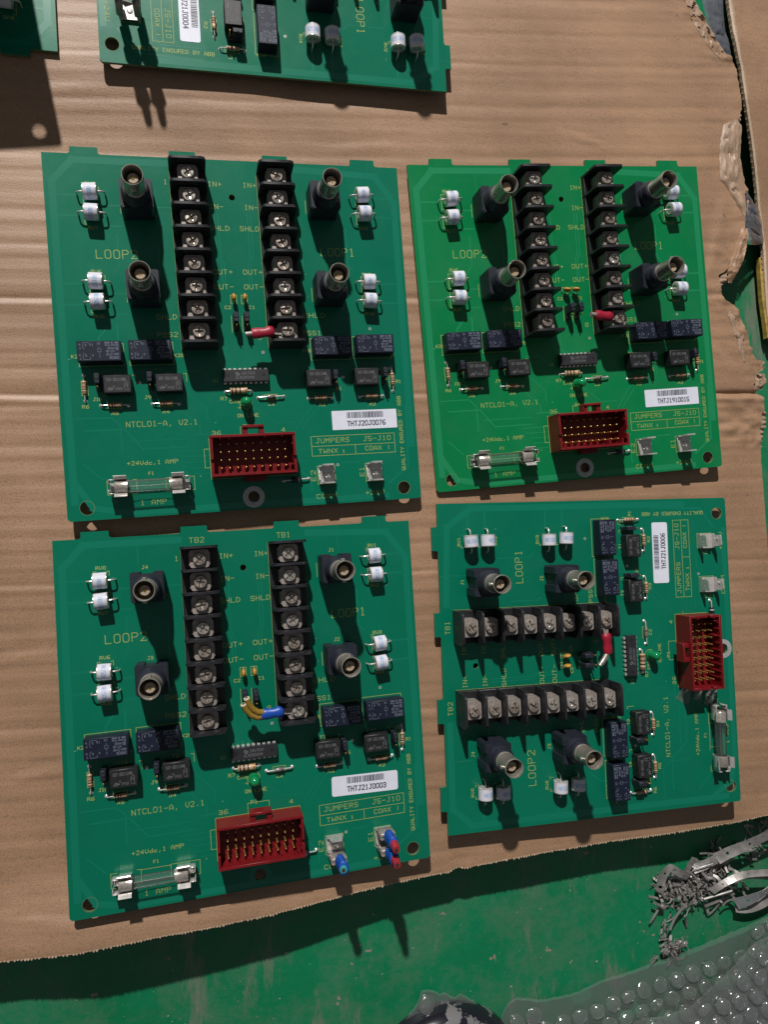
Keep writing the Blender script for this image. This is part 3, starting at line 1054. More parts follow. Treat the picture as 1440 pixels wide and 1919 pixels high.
# tangled clippings: too many and too small to pick apart
mb = MB()
rnd = random.Random(5)
CL = [(276, -220, 9, 11, 70), (290, -220, 12, 7, 110), (303, -216, 9, 9, 90), (312, -207, 8, 7, 60), (296, -229, 14, 4, 45), (318, -224, 8, 6, 16), (335, -204, 12, 6, 16), (352, -190, 14, 10, 50), (278, -258, 9, 6, 60), (273, -246, 2, 7, 5)]
for cx, cy, rx, ry, cnt in CL:
    for _ in range(cnt):
        px, py = cx + rnd.gauss(0, 0.5) * rx, cy + rnd.gauss(0, 0.5) * ry
        pz = FLOOR + 0.4 + abs(rnd.gauss(0, 1)) * 3.2
        d = Vector((rnd.gauss(0, 1), rnd.gauss(0, 1), rnd.gauss(0, 0.35))).normalized()
        s = d.cross(Vector((rnd.gauss(0, 0.5), rnd.gauss(0, 0.5), 1))).normalized()
        nrm = d.cross(s)
        ln = rnd.uniform(2.0, 8.5)
        w = rnd.uniform(0.3, 0.95)
        k = rnd.randint(2, 4)
        p = Vector((px, py, pz))
        pts = [p]
        for q in range(k):
            d2 = (d + nrm * rnd.gauss(0, 0.55) + s * rnd.gauss(0, 0.25)).normalized()
            p = p + d2 * (ln / k)
            if p.z < FLOOR + 0.3:
                p.z = FLOOR + 0.3
            pts.append(p)
        th = nrm * 0.16
        o = mb.pts([q_ for pp in pts for q_ in (pp - s * w + th, pp + s * w + th, pp + s * w - th, pp - s * w - th)])
        for q in range(k):
            a, b_ = o + 4 * q, o + 4 * q + 4
            for e in range(4):
                f = (e + 1) % 4
                mb.face([a + e, a + f, b_ + f, b_ + e])
        mb.face([o, o + 3, o + 2, o + 1])
        e = o + 4 * k
        mb.face([e, e + 1, e + 2, e + 3])
for (a, b_) in (((308, -219, -21), (322, -231, -24)), ((317, -212, -19), (330, -225, -23)), ((299, -228, -24), (316, -223, -20)), ((272, -231, -25), (264, -226, -24)), ((284, -231, -24), (281, -238, -27)), ((275, -240, -29), (274, -252, -28)), ((287, -238, -26), (290, -246, -29))):
    mb.tube([a, b_], 0.75, 7)
for _ in range(34):
    cx, cy, rx, ry, cnt = rnd.choice(CL[:7])
    p = Vector((cx + rnd.gauss(0, 0.6) * rx, cy + rnd.gauss(0, 0.6) * ry, FLOOR + rnd.uniform(1, 8)))
    a = rnd.uniform(0, 2 * PI)
    ln, cv = rnd.uniform(7, 20), rnd.gauss(0, 0.12)
    s_w = rnd.uniform(0.35, 0.8)
    zt = rnd.gauss(0, 0.15)
    prev = None
    for q in range(9):
        d = Vector((math.cos(a), math.sin(a), zt))
        sd = Vector((-math.sin(a), math.cos(a), rnd.gauss(0, 0.02))) * s_w
        o = mb.pts([p - sd, p + sd, p + sd + Vector((0, 0, 0.3)), p - sd + Vector((0, 0, 0.3))])
        if prev is not None:
            for e in range(4):
                mb.face([prev + e, prev + (e + 1) % 4, o + (e + 1) % 4, o + e])
        prev = o
        p = p + d * (ln / 8)
        p.z = max(p.z, FLOOR + 0.3)
        a += cv
cl = put('metal_clippings', mb.mesh('metal_clippings', [M['scrap']], angle=30))
tag(cl, 'tangled heap of small metal clippings on the green floor', 'metal scrap', None, 'stuff')
mb = MB()
mb.tube([(287, -212, -24), (291, -208.5, -22), (296, -206, -20), (302, -204.5, -19)], 0.3, 6)
tag(put('bent_wire', mb.mesh('bent_wire', [M['scrap_bright']])), 'thin bright curved wire sticking out of the scrap heap', 'wire')

# grit on the floor
mb = MB()
rnd = random.Random(11)
for _ in range(420):
    px, py = rnd.uniform(-110, 350), rnd.uniform(-300, -170) if rnd.random() < 0.85 else rnd.uniform(60, 200)
    if py > 0:
        px = rnd.uniform(300, 345)
    r = min(0.9, abs(rnd.gauss(0, 0.22)) + 0.1)
    ex = rnd.uniform(0.7, 1.5)
    o = mb.pts([(px + r * ex, py, FLOOR + 0.05), (px - r * 0.5, py + r, FLOOR + 0.05), (px - r * 0.7, py - r * 0.8, FLOOR + 0.05), (px, py + 0.1 * r, FLOOR + r * 1.1)])
    for f in ((0, 1, 3), (1, 2, 3), (2, 0, 3)):
        mb.face([o + i for i in f])
tag(put('grit', mb.mesh('grit', [M['grit']], smooth=False)), 'scattered grit and crumbs on the green floor', None, None, 'stuff')

# ------------------------------------------------------------------ scuffed black cap at the bottom edge
mb = MB()
mb.lathe([(0, 15.0), (8, 15.2), (10, 14.4), (12, 15.4), (18, 15.6), (20, 14.7), (22, 15.7), (28, 15.6), (30, 14.6), (32, 15.3), (36, 14.6), (40, 13), (43, 10.5), (45, 7), (46, 3), (46, 0)], (132, -314.5, FLOOR), 'Z', 64)
tag(put('round_cap', mb.mesh('round_cap', [M['peel']], angle=50)), 'glossy black round cap with peeling grey patches at the bottom edge', 'cap')

# ------------------------------------------------------------------ circuit board parts
W2, H2 = 89.0, 89.3


def panel_outline():
    p = [(-W2 + 1.2, -H2), (W2 - 1.2, -H2), (W2, -H2 + 1.2), (W2, H2)]
    for cx in (69.8, 23.2, -23.2, -69.8):
        p += [(cx + 7.6, H2), (cx + 6.5, H2 + 0.6), (cx + 6.4, H2 + 3.4), (cx - 6.4, H2 + 3.4), (cx - 6.5, H2 + 0.6), (cx - 7.6, H2)]
    p += [(-W2, H2), (-W2, -H2 + 1.2)]
    return p


def f_panel(mb):
    mb.prism(panel_outline(), [circ(-79.8, -83.2, 3.3, 28), circ(79.8, -83.2, 3.3, 28), circ(0, 70.3, 1.55, 18), circ(0, -83.0, 2.9, 24)], -1.6, 0.0, 0, 1)


def f_traces(mb):
    z = 0.022
    L = lambda pts, w: mb.line(pts, w, z)
    L([(-85.2, -80), (-85.2, 75.5), (-75.5, 86.2), (-31, 86.2)], 3.4)
    L([(-85.2, -70), (-77, -83.5), (-62, -86.8), (70, -86.8)], 3.0)
    L([(85.8, -60), (85.8, 70), (76, 84), (34, 86.0)], 3.4)
    for yv in (69.0, 58.9, 25.6, 15.4):
        L([(-84, yv), (-75, yv)], 0.9)
        L([(-60.5, yv - 4.8), (-54.5, yv - 4.8)], 0.8)
    for yv in (72.1, 62.0, 26.2, 16.0):
        L([(84, yv), (75, yv)], 0.9)
    L([(-31, 64), (-38, 64)], 0.8)
    L([(-78, -46), (-60, -46), (-52, -56), (-30, -56)], 0.7)
    L([(-27, -50), (-14, -50), (-8, -56)], 0.8)
    L([(-64, 5), (-69, -1), (-69, -4)], 1.0)
    L([(-60, 5), (-60, -4)], 1.0)
    for k in range(5):
        yv = -58 - 2.9 * k
        L([(-36 + 2 * k, yv), (-21, yv)], 0.55)
    L([(22, -60), (31, -60)], 0.5)
    L([(24, -66), (31, -66)], 0.5)
    L([(24, -50), (33, -38)], 0.5)
    L([(27, -50), (35, -40)], 0.5)
    L([(72, -88 + 8), (83, -72), (84, -40)], 1.2)
    L([(-80, -15), (-74, -15), (-74, -18)], 0.6)
    L([(-32, -38), (-24, -46), (-24, -50)], 0.6)
    L([(2, -36), (14, -46), (24, -46)], 0.5)
    for x0 in (-9.5, -7.8, 7.0, 8.7):
        L([(x0, 62), (x0, 40), (x0 * 0.8, 36), (x0 * 0.8, 24)], 0.5)
    for k in range(4):
        L([(-12 + 1.3 * k, -2), (-12 + 1.3 * k, -14), (-8 + 1.3 * k, -17)], 0.4)
    L([(-38, 46), (-38, 30)], 0.7)
    L([(-57, 50), (-57, 34), (-60, 30)], 0.6)
    L([(34, 48), (34, 32)], 0.7)
    L([(58, 55), (58, 36), (61, 33)], 0.6)
    for k in range(4):
        L([(47 + 1.4 * k, -18), (47 + 1.4 * k, -30), (44 + 1.4 * k, -38)], 0.4)
    L([(-30, -18), (-22, -18), (-18, -22)], 0.6)
    L([(-28, -30), (-20, -38), (-20, -44)], 0.5)
    L([(-58, -52), (-30, -52)], 0.5)
    L([(-82, -40), (-66, -40), (-62, -44), (-62, -58)], 0.6)
    L([(-80, -62), (-72, -70)], 0.6)
    L([(24, -70), (30, -76), (30, -82)], 0.7)
    L([(48, -68), (56, -68)], 0.7)
    L([(72, -66), (78, -60), (78, -40)], 0.6)


def f_silk(mb):
    z, w = 0.05, 0.27
    T = lambda s, x, y, h, wd=None, rot=0.0, ww=None: mb.text(s, x, y, h, ww or (0.30 if h > 3 else 0.24), z, rot, wd)
    L = lambda pts, ww=0.22: mb.line(pts, ww, z)
    R = lambda x0, x1, y0, y1: L([(x0, y0), (x1, y0), (x1, y1), (x0, y1), (x0, y0)])
    T('TB2', -25.7, 84.4, 2.5, 7.1)
    T('TB1', 18.0, 84.4, 2.5, 6.7)
    T('1', -33.1, 75.9, 2.3, 1.6)
    for s, yv in (('IN+', 75.7), ('IN-', 64.2), ('SHLD', 53.2), ('OUT+', 30.9), ('OUT-', 23.3)):
        wd = {3: 6.6, 4: 9.6}[len(s)]
        T(s, 12.6 - wd, yv, 2.3, wd)
        T(s, -4.9 - wd + (0 if len(s) == 3 else 2.4), yv, 2.3, wd)
    T('SHLD', -41.2, 8.1, 2.3, 9.7)
    T('PSS2', -41.3, -0.7, 2.2, 9.7)
    T('SHLD', 32.2, 8.5, 2.3, 11.4)
    T('PSS1', 31.2, -0.7, 2.2, 9.6)
    T('LOOP2', -67.3, 38.2, 4.1, 19.0)
    T('LOOP1', 44.0, 41.0, 4.0, 17.8)
    for s, x, yv in (('RV8', -70.1, 74.1), ('RV6', -70.2, 30.9), ('RV1', 65.6, 76.6), ('RV3', 65.5, 30.6)):
        T(s, x, yv, 1.5, 4.5)
    for s, x, yv in (('RV7', -70.1, 52.4), ('RV5', -70.2, 9.0), ('RV2', 65.6, 55.4), ('RV4', 65.5, 9.6)):
        T(s, x, yv, 1.5, 4.5)
    for s, x, yv in (('J4', -48.8, 73.0), ('J3', -48.4, 28.6), ('J1', 44.4, 75.5), ('J2', 44.5, 28.9)):
        T(s, x, yv, 1.6, 2.7)
    T('C2', -7.5, 13.2, 1.5, 2.9)
    T('C1', 4.6, 13.2, 1.5, 2.9)
    T('8', 8.2, -2.6, 2.2, 1.6)
    T('K2B', -34.0, -10.8, 1.5, 4.6)
    T('K2A', -82.0, -10.5, 1.5, 4.6)
    T('K1A', 79.2, -12.6, 1.4, 4.2, PI / 2)
    T('K1B', 30.6, -9.5, 1.4, 4.2)
    T('R6', -78.7, -35.0, 1.5, 3.0)
    T('R1', 79.7, -26.9, 1.5, 2.6)
    T('R5', -65.5, -38.6, 1.5, 3.1)
    T('R4', -41.5, -38.7, 1.5, 3.1)
    T('R3', 37.1, -37.9, 1.5, 3.2)
    T('R2', 64.2, -38.5, 1.5, 3.2)
    T('R7', -12.9, -33.2, 1.6, 3.2)
    T('Z2', 10.7, -36.6, 1.5, 3.2)
    T('J9', -49.5, -31.3, 1.5, 2.8)
    T('J6', 46.8, -29.8, 1.5, 2.4)
    T('J5', 74.5, -20.2, 1.5, 2.4)
    T('J10', -73.4, -31.5, 1.5, 3.6)
    for s, x in (('T4', -63, ), ('T3', -39), ('T2', 34.0), ('T1', 61)):
        T(s, x, -20.2, 1.5, 2.9)
    T('U1', -16.0, -23.9, 1.6, 2.5)
    T('CR3', -8.6, -34.8, 1.5, 4.6)
    T('+', -4.8, -38.3, 2.0, 2.1)
    T('ON LINE', -5.1, -42.1, 1.6, 10.5)
    T('P1', -2.6, -47.8, 1.8, 3.1)
    T('36', -18.4, -50.7, 2.0, 4.1)
    T('4', 16.6, -50.4, 2.0, 1.7)
    T('NTCL01-A,', -59.1, -44.9, 2.5, 21.6)
    T('V2.1', -34.0, -44.8, 2.5, 8.7)
    T('+24Vdc,1', -60.0, -63.7, 1.9, 15.6)
    T('AMP', -41.9, -63.7, 1.9, 5.9)
    T('F1', -50.3, -68.8, 1.4, 2.4)
    T('1 AMP', -55.0, -83.5, 2.3, 12.1)
    T('JUMPERS', 34.0, -57.2, 2.3, 17.6)
    T('J5-J10', 59.5, -57.2, 2.3, 14.7)
    T('TWNX', 35.0, -62.6, 2.1, 10.0)
    T('1', 47.7, -62.7, 1.4, 1.2)
    T('COAX !', 60.1, -62.2, 2.1, 13.6)
    R(31.5, 76.4, -63.9, -53.7)
    L([(31.5, -58.9), (76.4, -58.9)])
    L([(54.7, -63.9), (54.7, -58.9)])
    T('E2', 32.4, -76.7, 2.2, 5.3, PI / 2)
    T('E1', 58.4, -75.7, 2.2, 4.6, PI / 2)
    T('COMM', 32.4, -86.0, 2.1, 10.3)
    T('+24V', 58.5, -85.8, 2.1, 10.0)
    T('QUALITY ENSURED BY ABB', 81.3, -73.8, 1.8, 39.6, PI / 2, 0.24)
    # outlines
    for x0, x1, y0, y1 in ((-78.7, -57.8, -14.6, -3.8), (-55.3, -34.4, -14.6, -3.4), (34.7, 55.6, -13.8, -2.6), (57.0, 78.4, -13.4, -1.8)):
        R(x0, x1, y0, y1)
    for x0, x1, y0, y1 in ((33.6, 42.9, -78.8, -69.3), (59.3, 68.2, -78.8, -69.2)):
        R(x0, x1, y0, y1)
    R(-30.2, -12.4, -7.3, 82.2)
    R(13.0, 30.8, -7.3, 82.2)
    R(-20.3, 21.7, -72.8, -52.2)
    L([(-20.3, -57.5), (-23.0, -57.5), (-23.0, -67), (-20.3, -67)])
    L([(21.7, -57.5), (23.2, -57.5)])
    L([(-4.3, -52.2), (-4.3, -47.2), (6.4, -47.2), (6.4, -52.2)])
    L([(-67, -70.7), (-70, -70.7), (-70, -77.6), (-56.2, -77.6), (-56.2, -70.7), (-58, -70.7)])
    L([(-42.4, -74), (-42.4, -77.4), (-28.7, -77.4), (-28.7, -70.7), (-42.4, -70.7), (-42.4, -73)])
    L([(-56.2, -71.0), (-42.4, -71.0)])
    for cy in (69.0, 58.9, 25.6, 15.4):
        L([(-70.0, cy - 4.1), (-71.4, cy - 4.1), (-71.4, cy + 4.1), (-70, cy + 4.1)])
        L([(-65.2, cy + 4.1), (-64.0, cy + 4.1), (-64.0, cy + 2)])
    for cy in (72.1, 62.0, 26.2, 16.0):
        L([(66.0, cy - 4.0), (64.6, cy - 4.0), (64.6, cy + 4.0), (66.0, cy + 4.0)])
    for cx in (-2.9, 2.5):
        R(cx - 1.5, cx + 1.5, 15.7, 20.2)
        L([(cx - 1.8, 1.2), (cx - 1.8, 9.5)])
    for cx, cy in ((-77, -25.2), (77.4, -25.2)):
        R(cx - 1.4, cx + 1.4, cy - 3.6, cy + 3.6)
    for cx, cy in ((-63.7, -34.1), (-39.6, -34.1), (38.3, -33.8), (65.6, -33.7), (12.4, -32.4)):
        R(cx - 3.2, cx + 3.2, cy - 1.4, cy + 1.4)
    L([(x - 0.6 + 3.1 * math.cos(a), -35.0 + 3.1 * math.sin(a)) for x, a in [(0, k * PI / 8) for k in range(17)]])
    for x0, y0 in ((-54.6, -19.4), (-30.3, -19.2), (70, -19), (43, -19)):
        L([(x0, y0), (x0 + 1.4, y0), (x0 + 1.4, y0 - 4)])
    for x_, y_ in ((37.6, 67), (37.6, 21), (-54.4, 64.5), (-54.4, 20.5)):
        L([(x_, y_ - 4), (x_, y_ + 3)])


# --- terminal block
def f_tb_base(mb):
    mb.box(-8.9, 8.9, -44.4, 44.4, 0.0, 3.6, 0.3)
    for k in range(8):
        yc = 38.9 - 11.11 * k
        mb.box(-4.4, 4.4, yc - 4.7, yc + 4.7, 3.0, 10.7, 0.25)


def f_barrier(mb):
    p = [(-8.9, 0.0), (8.9, 0.0), (8.9, 14.4), (8.3, 16.2), (7.0, 17.0), (-7.0, 17.0), (-8.3, 16.2), (-8.9, 14.4)]
    mb.prism(p, [], -0.62, 0.62, T=lambda x, y, z: (x, -z, y))


def f_clamp(mb):
    mb.prism(rrect(-4.6, 4.6, -4.4, 4.4, 1.3, 3), [], 10.6, 11.55)
    # side tongues bent down to the solder pins
    mb.box(-5.0, -4.55, -3.0, 3.0, 4.0, 10.9)
    mb.box(4.55, 5.0, -3.0, 3.0, 4.0, 10.9)


def f_screw(mb):
    c = [(0.55, 0.55), (2.05, 0.45), (2.05, -0.45), (0.55, -0.55), (0.45, -2.75), (-0.45, -2.75), (-0.55, -0.55), (-2.05, -0.45), (-2.05, 0.45), (-0.55, 0.55), (-0.45, 2.05), (0.45, 2.05)]
    mb.lathe([(1.7, 11.5), (1.7, 12.0), (3.0, 12.05), (3.1, 12.6), (3.02, 13.0)], n=22)
    top = circ(0, 0, 3.02, 22)
    inn = circ(0, 0, 2.78, 22)
    # domed rim to flat crown with cross recess
    o1 = mb.pts([(x, y, 13.0) for x, y in top])
    o2 = mb.pts([(x, y, 13.45) for x, y in inn])
    for k in range(22):
        j = (k + 1) % 22
        mb.face([o1 + k, o1 + j, o2 + j, o2 + k])
    flat = inn + c
    tri = tessellate_polygon([[Vector((x, y, 0)) for x, y in inn], [Vector((x, y, 0)) for x, y in c]])
    zz = lambda x, y: 13.45 + 0.45 * (1 - min(1, math.hypot(x, y) / 2.78))
    o3 = mb.pts([(x, y, zz(x, y)) for x, y in flat])
    for t in tri:
        a, b_, d = (flat[i] for i in t)
        ccw = (b_[0] - a[0]) * (d[1] - a[1]) - (b_[1] - a[1]) * (d[0] - a[0]) > 0
        mb.face([o3 + i for i in (t if ccw else reversed(t))])
    nC = len(c)
    k0 = o3 + len(inn)
    lo = mb.pts([(x * 0.8, y * 0.8, 12.5 if math.hypot(x, y) > 1.5 else 12.15) for x, y in c])
    for k in range(nC):
        j = (k + 1) % nC
        mb.face([k0 + j, k0 + k, lo + k, lo + j])
    ctr = mb.pts([(0, 0, 12.1)])
    for k in range(nC):
        mb.face([ctr, lo + (k + 1) % nC, lo + k])


# --- coaxial connector
def f_bnc_body(mb):
    p = [(-7.6, -6.0), (-6.6, -7.2), (6.6, -7.2), (7.6, -6.0), (7.6, 6.6), (6.8, 7.4), (3.2, 7.4), (3.0, 6.4), (-3.0, 6.4), (-3.2, 7.4), (-6.8, 7.4), (-7.6, 6.6)]
    mb.prism(p, [], 0.8, 14.2)
    q = [(x * 0.95, y * 0.95) for x, y in p]
    mb.prism(q, [], 14.1, 14.7)
    for x in (-6.6, 6.6):
        for y in (-6, 6):
            mb.box(x - 0.8, x + 0.8, y - 0.8, y + 0.8, 0, 1.2)


def f_bnc_collar(mb):
    mb.lathe([(6.75, 14.5), (6.7, 17.5), (6.3, 18.0), (6.3, 19.4), (5.9, 20.4), (5.6, 21.4), (4.4, 21.6)], n=32)


def f_bnc_barrel(mb):
    mb.lathe([(4.55, 21.2), (5.0, 21.5), (5.0, 22.6), (4.75, 22.9), (4.75, 33.4), (4.85, 33.8), (4.85, 34.7), (4.7, 34.95), (4.45, 34.95), (4.3, 34.6), (4.1, 33.0), (4.1, 24.0)], n=36)
    for s in (-1, 1):
        mb.lathe([(1.05, 0), (1.05, 1.15), (0.8, 1.3), (0, 1.3)] if s > 0 else [(1.05, 0), (1.05, -1.15), (0.8, -1.3), (0, -1.3)], (0, s * 4.6, 30.2), 'Y', 10)


def f_bnc_inner(mb):
    mb.lathe([(4.12, 24.2), (2.5, 24.3), (2.5, 30.9), (2.2, 31.2), (0.75, 31.2), (0.7, 28.5), (0, 28.5)], n=24)


def f_bnc_pin(mb):
    mb.lathe([(0.72, 24), (0.72, 31.4), (0.5, 31.6), (0.38, 31.6), (0.34, 29.5), (0, 29.5)], n=12)


# --- surge arrester (axis along x)
def f_rv_body(mb):
    mb.lathe([(3.80, -2.95), (3.92, -2.80), (3.92, 2.80), (3.80, 2.95)], (0, 0, 4.6), 'X', 30)


def f_rv_cap(mb):
    mb.lathe([(3.3, 2.88), (3.97, 2.9), (3.98, 3.12), (3.75, 3.3), (2.2, 3.32), (1.9, 3.05), (0, 3.05)], (0, 0, 4.6), 'X', 28)


def f_rv_cap2(mb):
    mb.lathe([(0, -3.05), (1.9, -3.05), (2.2, -3.32), (3.75, -3.3), (3.98, -3.12), (3.97, -2.9), (3.3, -2.88)], (0, 0, 4.6), 'X', 28)


def f_rv_lead(mb):
    mb.tube([(2.9, 0, 4.6), (4.6, 0, 4.7), (5.6, 0, 4.5), (6.3, 0, 3.7), (6.5, 0, 2.5), (6.5, 0, -0.3)], 0.42, 8)


def f_rv_mark(mb):
    R = 3.95
    for pl_i, ch in enumerate("AB150X"):
        for pl in FONT.get(ch, ()):
            for a, b_ in zip(pl, pl[1:]):
                for q in range(2):
                    def mp(g):
                        s = (pl_i - 2.5) * 1.12 + (g[0] / 4 - 0.5) * 0.8
                        t = (g[1] / 6 - 0.5) * 1.9
                        th = s / R + 0.25
                        return th, t
                    u0, u1 = q / 2, (q + 1) / 2
                    g0 = (a[0] + (b_[0] - a[0]) * u0, a[1] + (b_[1] - a[1]) * u0)
                    g1 = (a[0] + (b_[0] - a[0]) * u1, a[1] + (b_[1] - a[1]) * u1)
                    (t0, x0), (t1, x1) = mp(g0), mp(g1)
                    dx, dt = x1 - x0, (t1 - t0) * R
                    L = math.hypot(dx, dt) or 1
                    wx, wt = -dt / L * 0.14, dx / L * 0.14 / R
                    P = lambda th, xx: (xx, -R * math.sin(th), 4.6 + R * math.cos(th))
                    o = mb.pts([P(t0 + wt, x0 + wx), P(t0 - wt, x0 - wx), P(t1 - wt, x1 - wx), P(t1 + wt, x1 + wx)])
                    mb.face([o, o + 1, o + 2, o + 3])


# --- relay
def f_relay(mb):
    mb.box(-10.0, 10.0, -4.9, 4.9, 0.3, 8.4, 0.35)
    mb.box(-9.6, 9.6, -4.5, 4.5, 0.0, 0.5)


def f_relay_print(mb):
    z, w = 8.43, 0.17
    T = lambda s, x, y, h, wd: mb.text(s, x, y, h, w, z, PI, wd)
    T('OMRON', 8.8, -2.6, 1.25, 4.2)
    T('G6A-274P', 8.8, -1.15, 0.95, 5.6)
    T('-ST-US', 7.2, 0.25, 0.9, 4.0)
    T('24VDC', 7.2, 1.65, 0.9, 3.4)
    T('Bottom View', 8.8, 3.0, 0.85, 6.0)
    T('MADE IN JAPAN', 8.8, 4.3, 0.8, 6.0)
    for k in range(5):
        mb.line([(7.7 + 0.25 * k, 0.3), (7.7 + 0.25 * k, 1.8)], 0.16, z)
    L = lambda pts: mb.line(pts, w, z)
    for s in (1, -1):
        yc = 2.5 * s
        L([(-4.0, yc + 1.5 * s), (-7.0, yc + 1.5 * s), (-7.3, yc), (-7.0, yc - 1.2 * s), (-6.3, yc - 1.5 * s)])
        L([(-4.0, yc + 1.5 * s), (-4.0, yc + 0.3 * s)])
        mb.text('0' if s > 0 else '8', -5.6, yc + 0.8, 0.9, w, z, PI)
        mb.text('11' if s > 0 else '4', -2.6, yc + 0.9, 0.9, w, z, PI)
        mb.text('9', -8.3, yc + 1.2, 0.9, w, z, PI)
        mb.text('7', -8.1, yc - 0.5, 0.9, w, z, PI)
    L([(-0.6, 1.0), (0.9, 1.0), (0.9, -0.4), (-0.6, -0.4), (-0.6, 1.0)])
    L([(0.15, 1.0), (0.15, 2.2)])
    L([(0.15, -0.4), (0.15, -1.6)])
    mb.text('10', 0.8, 4.0, 0.9, w, z, PI)
    mb.text('1', 0.5, -2.2, 0.9, w, z, PI)


# --- transformer
def f_xfmr(mb):
    mb.box(-6.4, 6.4, -4.4, 4.4, 0.4, 6.9, 0.4)
    for x in (-4.6, -1.5, 1.5, 4.6):
        for y in (-4.15, 4.15):
            mb.box(x - 0.35, x + 0.35, y - 0.25, y + 0.25, 0, 1.6)


def f_xfmr_print(mb):
    z, w = 6.94, 0.17
    mb.text('10T-20111ANL', -4.9, 1.4, 1.35, w, z, 0, 9.2)
    mb.text('c', -4.6, -2.9, 0.7, w, z)
    mb.line([(-3.9, -3.0), (-3.9, -1.9), (-3.1, -1.9), (-3.1, -3.0)], 0.3, z)
    mb.line([(-3.0, -2.4), (-2.2, -2.4)], 0.5, z)
    mb.line(circ(-1.6, -1.3, 0.45, 8) + [(-1.15, -1.3)], 0.14, z)
    mb.text('1913', -1.0, -3.0, 1.1, w, z, 0, 3.0)
    mb.line([(3.5, -3.0), (3.0, -1.6), (3.3, 0.2), (4.4, 0.9), (4.9, 0.2), (4.6, -1.6), (4.9, -3.0), (3.5, -3.0)], 0.17, z)
    mb.line([(3.6, -1.2), (4.5, -1.2), (4.5, -0.2), (3.6, -0.2), (3.6, -1.2)], 0.15, z)


# --- jumper header and shunt (row along y)
def f_header(mb):
    mb.box(-1.25, 1.25, -3.8, 3.8, 0, 2.5, 0.25)


def f_header_pin(mb):
    mb.box(-0.32, 0.32, -0.32, 0.32, 2.4, 8.2, 0.08)


def f_shunt(mb):
    mb.box(-1.25, 1.25, -2.45, 2.45, 2.6, 8.6, 0.3)
    mb.box(-0.9, 0.9, -0.5, 0.5, 8.5, 8.9, 0.1)


# --- axial parts (axis along x)
def f_axial(L, r, h, bulge):
    def fn(mb):
        if bulge:
            mb.lathe([(0, -L / 2), (r * .7, -L / 2 + .05), (r, -L / 2 + .5), (r, -L / 2 + 1.2), (r * .86, -L / 2 + 1.7), (r * .86, L / 2 - 1.7), (r, L / 2 - 1.2), (r, L / 2 - .5), (r * .7, L / 2 - .05), (0, L / 2)], (0, 0, h), 'X', 16)
        else:
            mb.lathe([(0, -L / 2), (r * .9, -L / 2), (r, -L / 2 + .2), (r, L / 2 - .2), (r * .9, L / 2), (0, L / 2)], (0, 0, h), 'X', 16)
    return fn


def f_band(r, w, h):
    def fn(mb):
        mb.lathe([(r, -w / 2), (r, w / 2)], (0, 0, h), 'X', 16)
    return fn


def f_alead(x0, x1, h, r):
    def fn(mb):
        mb.tube([(x0, 0, h), (x1 - 1.0, 0, h), (x1 - 0.3, 0, h - 0.15), (x1, 0, h - 0.7), (x1, 0, -0.3)], r, 8)
        mb.lathe([(0.95, 0.02), (0.7, 0.25), (0.4, 0.5)], (x1, 0, 0), 'Z', 10)
    return fn


# --- capacitor
def f_cap(mb):
    bm = bmesh.new()
    bmesh.ops.create_uvsphere(bm, u_segments=16, v_segments=12, radius=1.0)
    for v in bm.verts:
        v.co = Vector((v.co.x * 1.15, v.co.y * 2.15, 3.4 + v.co.z * 2.3))
    mb.add_bm(bm)


def f_cap_lead(mb):
    mb.tube([(0, 0, 2.6), (0, 0.25, 1.2), (0, 0.5, -0.3)], 0.25, 6)


# --- chip
def f_chip(mb):
    p = [(-11.4, -3.2), (11.4, -3.2), (11.4, 3.2), (-11.4, 3.2)]
    o = mb.pts([(x * 0.985, y * 0.93, 0.7) for x, y in p] + [(x, y, 2.2) for x, y in p] + [(x, y, 2.5) for x, y in p] + [(x * 0.98, y * 0.90, 4.0) for x, y in p])
    for l in range(3):
        for k in range(4):
            j = (k + 1) % 4
            mb.face([o + 4 * l + k, o + 4 * l + j, o + 4 * l + 4 + j, o + 4 * l + 4 + k])
    mb.face([o + 12, o + 13, o + 14, o + 15])
    mb.face([o + 3, o + 2, o + 1, o])


def f_chip_pin(mb):
    # y > 0 side
    mb.box(-0.75, 0.75, 3.05, 3.9, 2.25, 2.55)
    mb.box(-0.75, 0.75, 3.65, 3.95, 1.0, 2.5)
    mb.box(-0.28, 0.28, 3.68, 3.93, -0.3, 1.1)


def f_chip_dot(mb):
    for x in (-9.3, 8.6):
        mb.lathe([(1.0, 4.02), (0.0, 4.02)], (x, 0.3, 0), 'Z', 16)


def f_chip_print(mb):
    z = 4.04
    mb.text('2857G20', -2.2, 0.4, 1.25, 0.17, z, 0, 6.6)
    mb.text('ULN2803AN', -5.2, -1.7, 1.25, 0.17, z, 0, 9.0)
    mb.line([(-4.9, 1.5), (-4.2, 1.5), (-4.0, 0.9), (-3.2, 0.8), (-3.6, 0.2), (-4.3, -0.1), (-4.6, 0.5), (-4.9, 0.6), (-4.9, 1.5)], 0.4, z)


# --- LED
def f_led(mb):
    mb.lathe([(2.9, 0.6), (2.95, 1.6), (2.5, 1.7), (2.5, 6.0), (2.3, 7.0), (1.75, 7.9), (0.9, 8.4), (0, 8.55)], n=24)


# --- pin connector
CX0, CX1, CY0, CY1, CH = -20.2, 21.5, -72.6, -52.4, 13.8


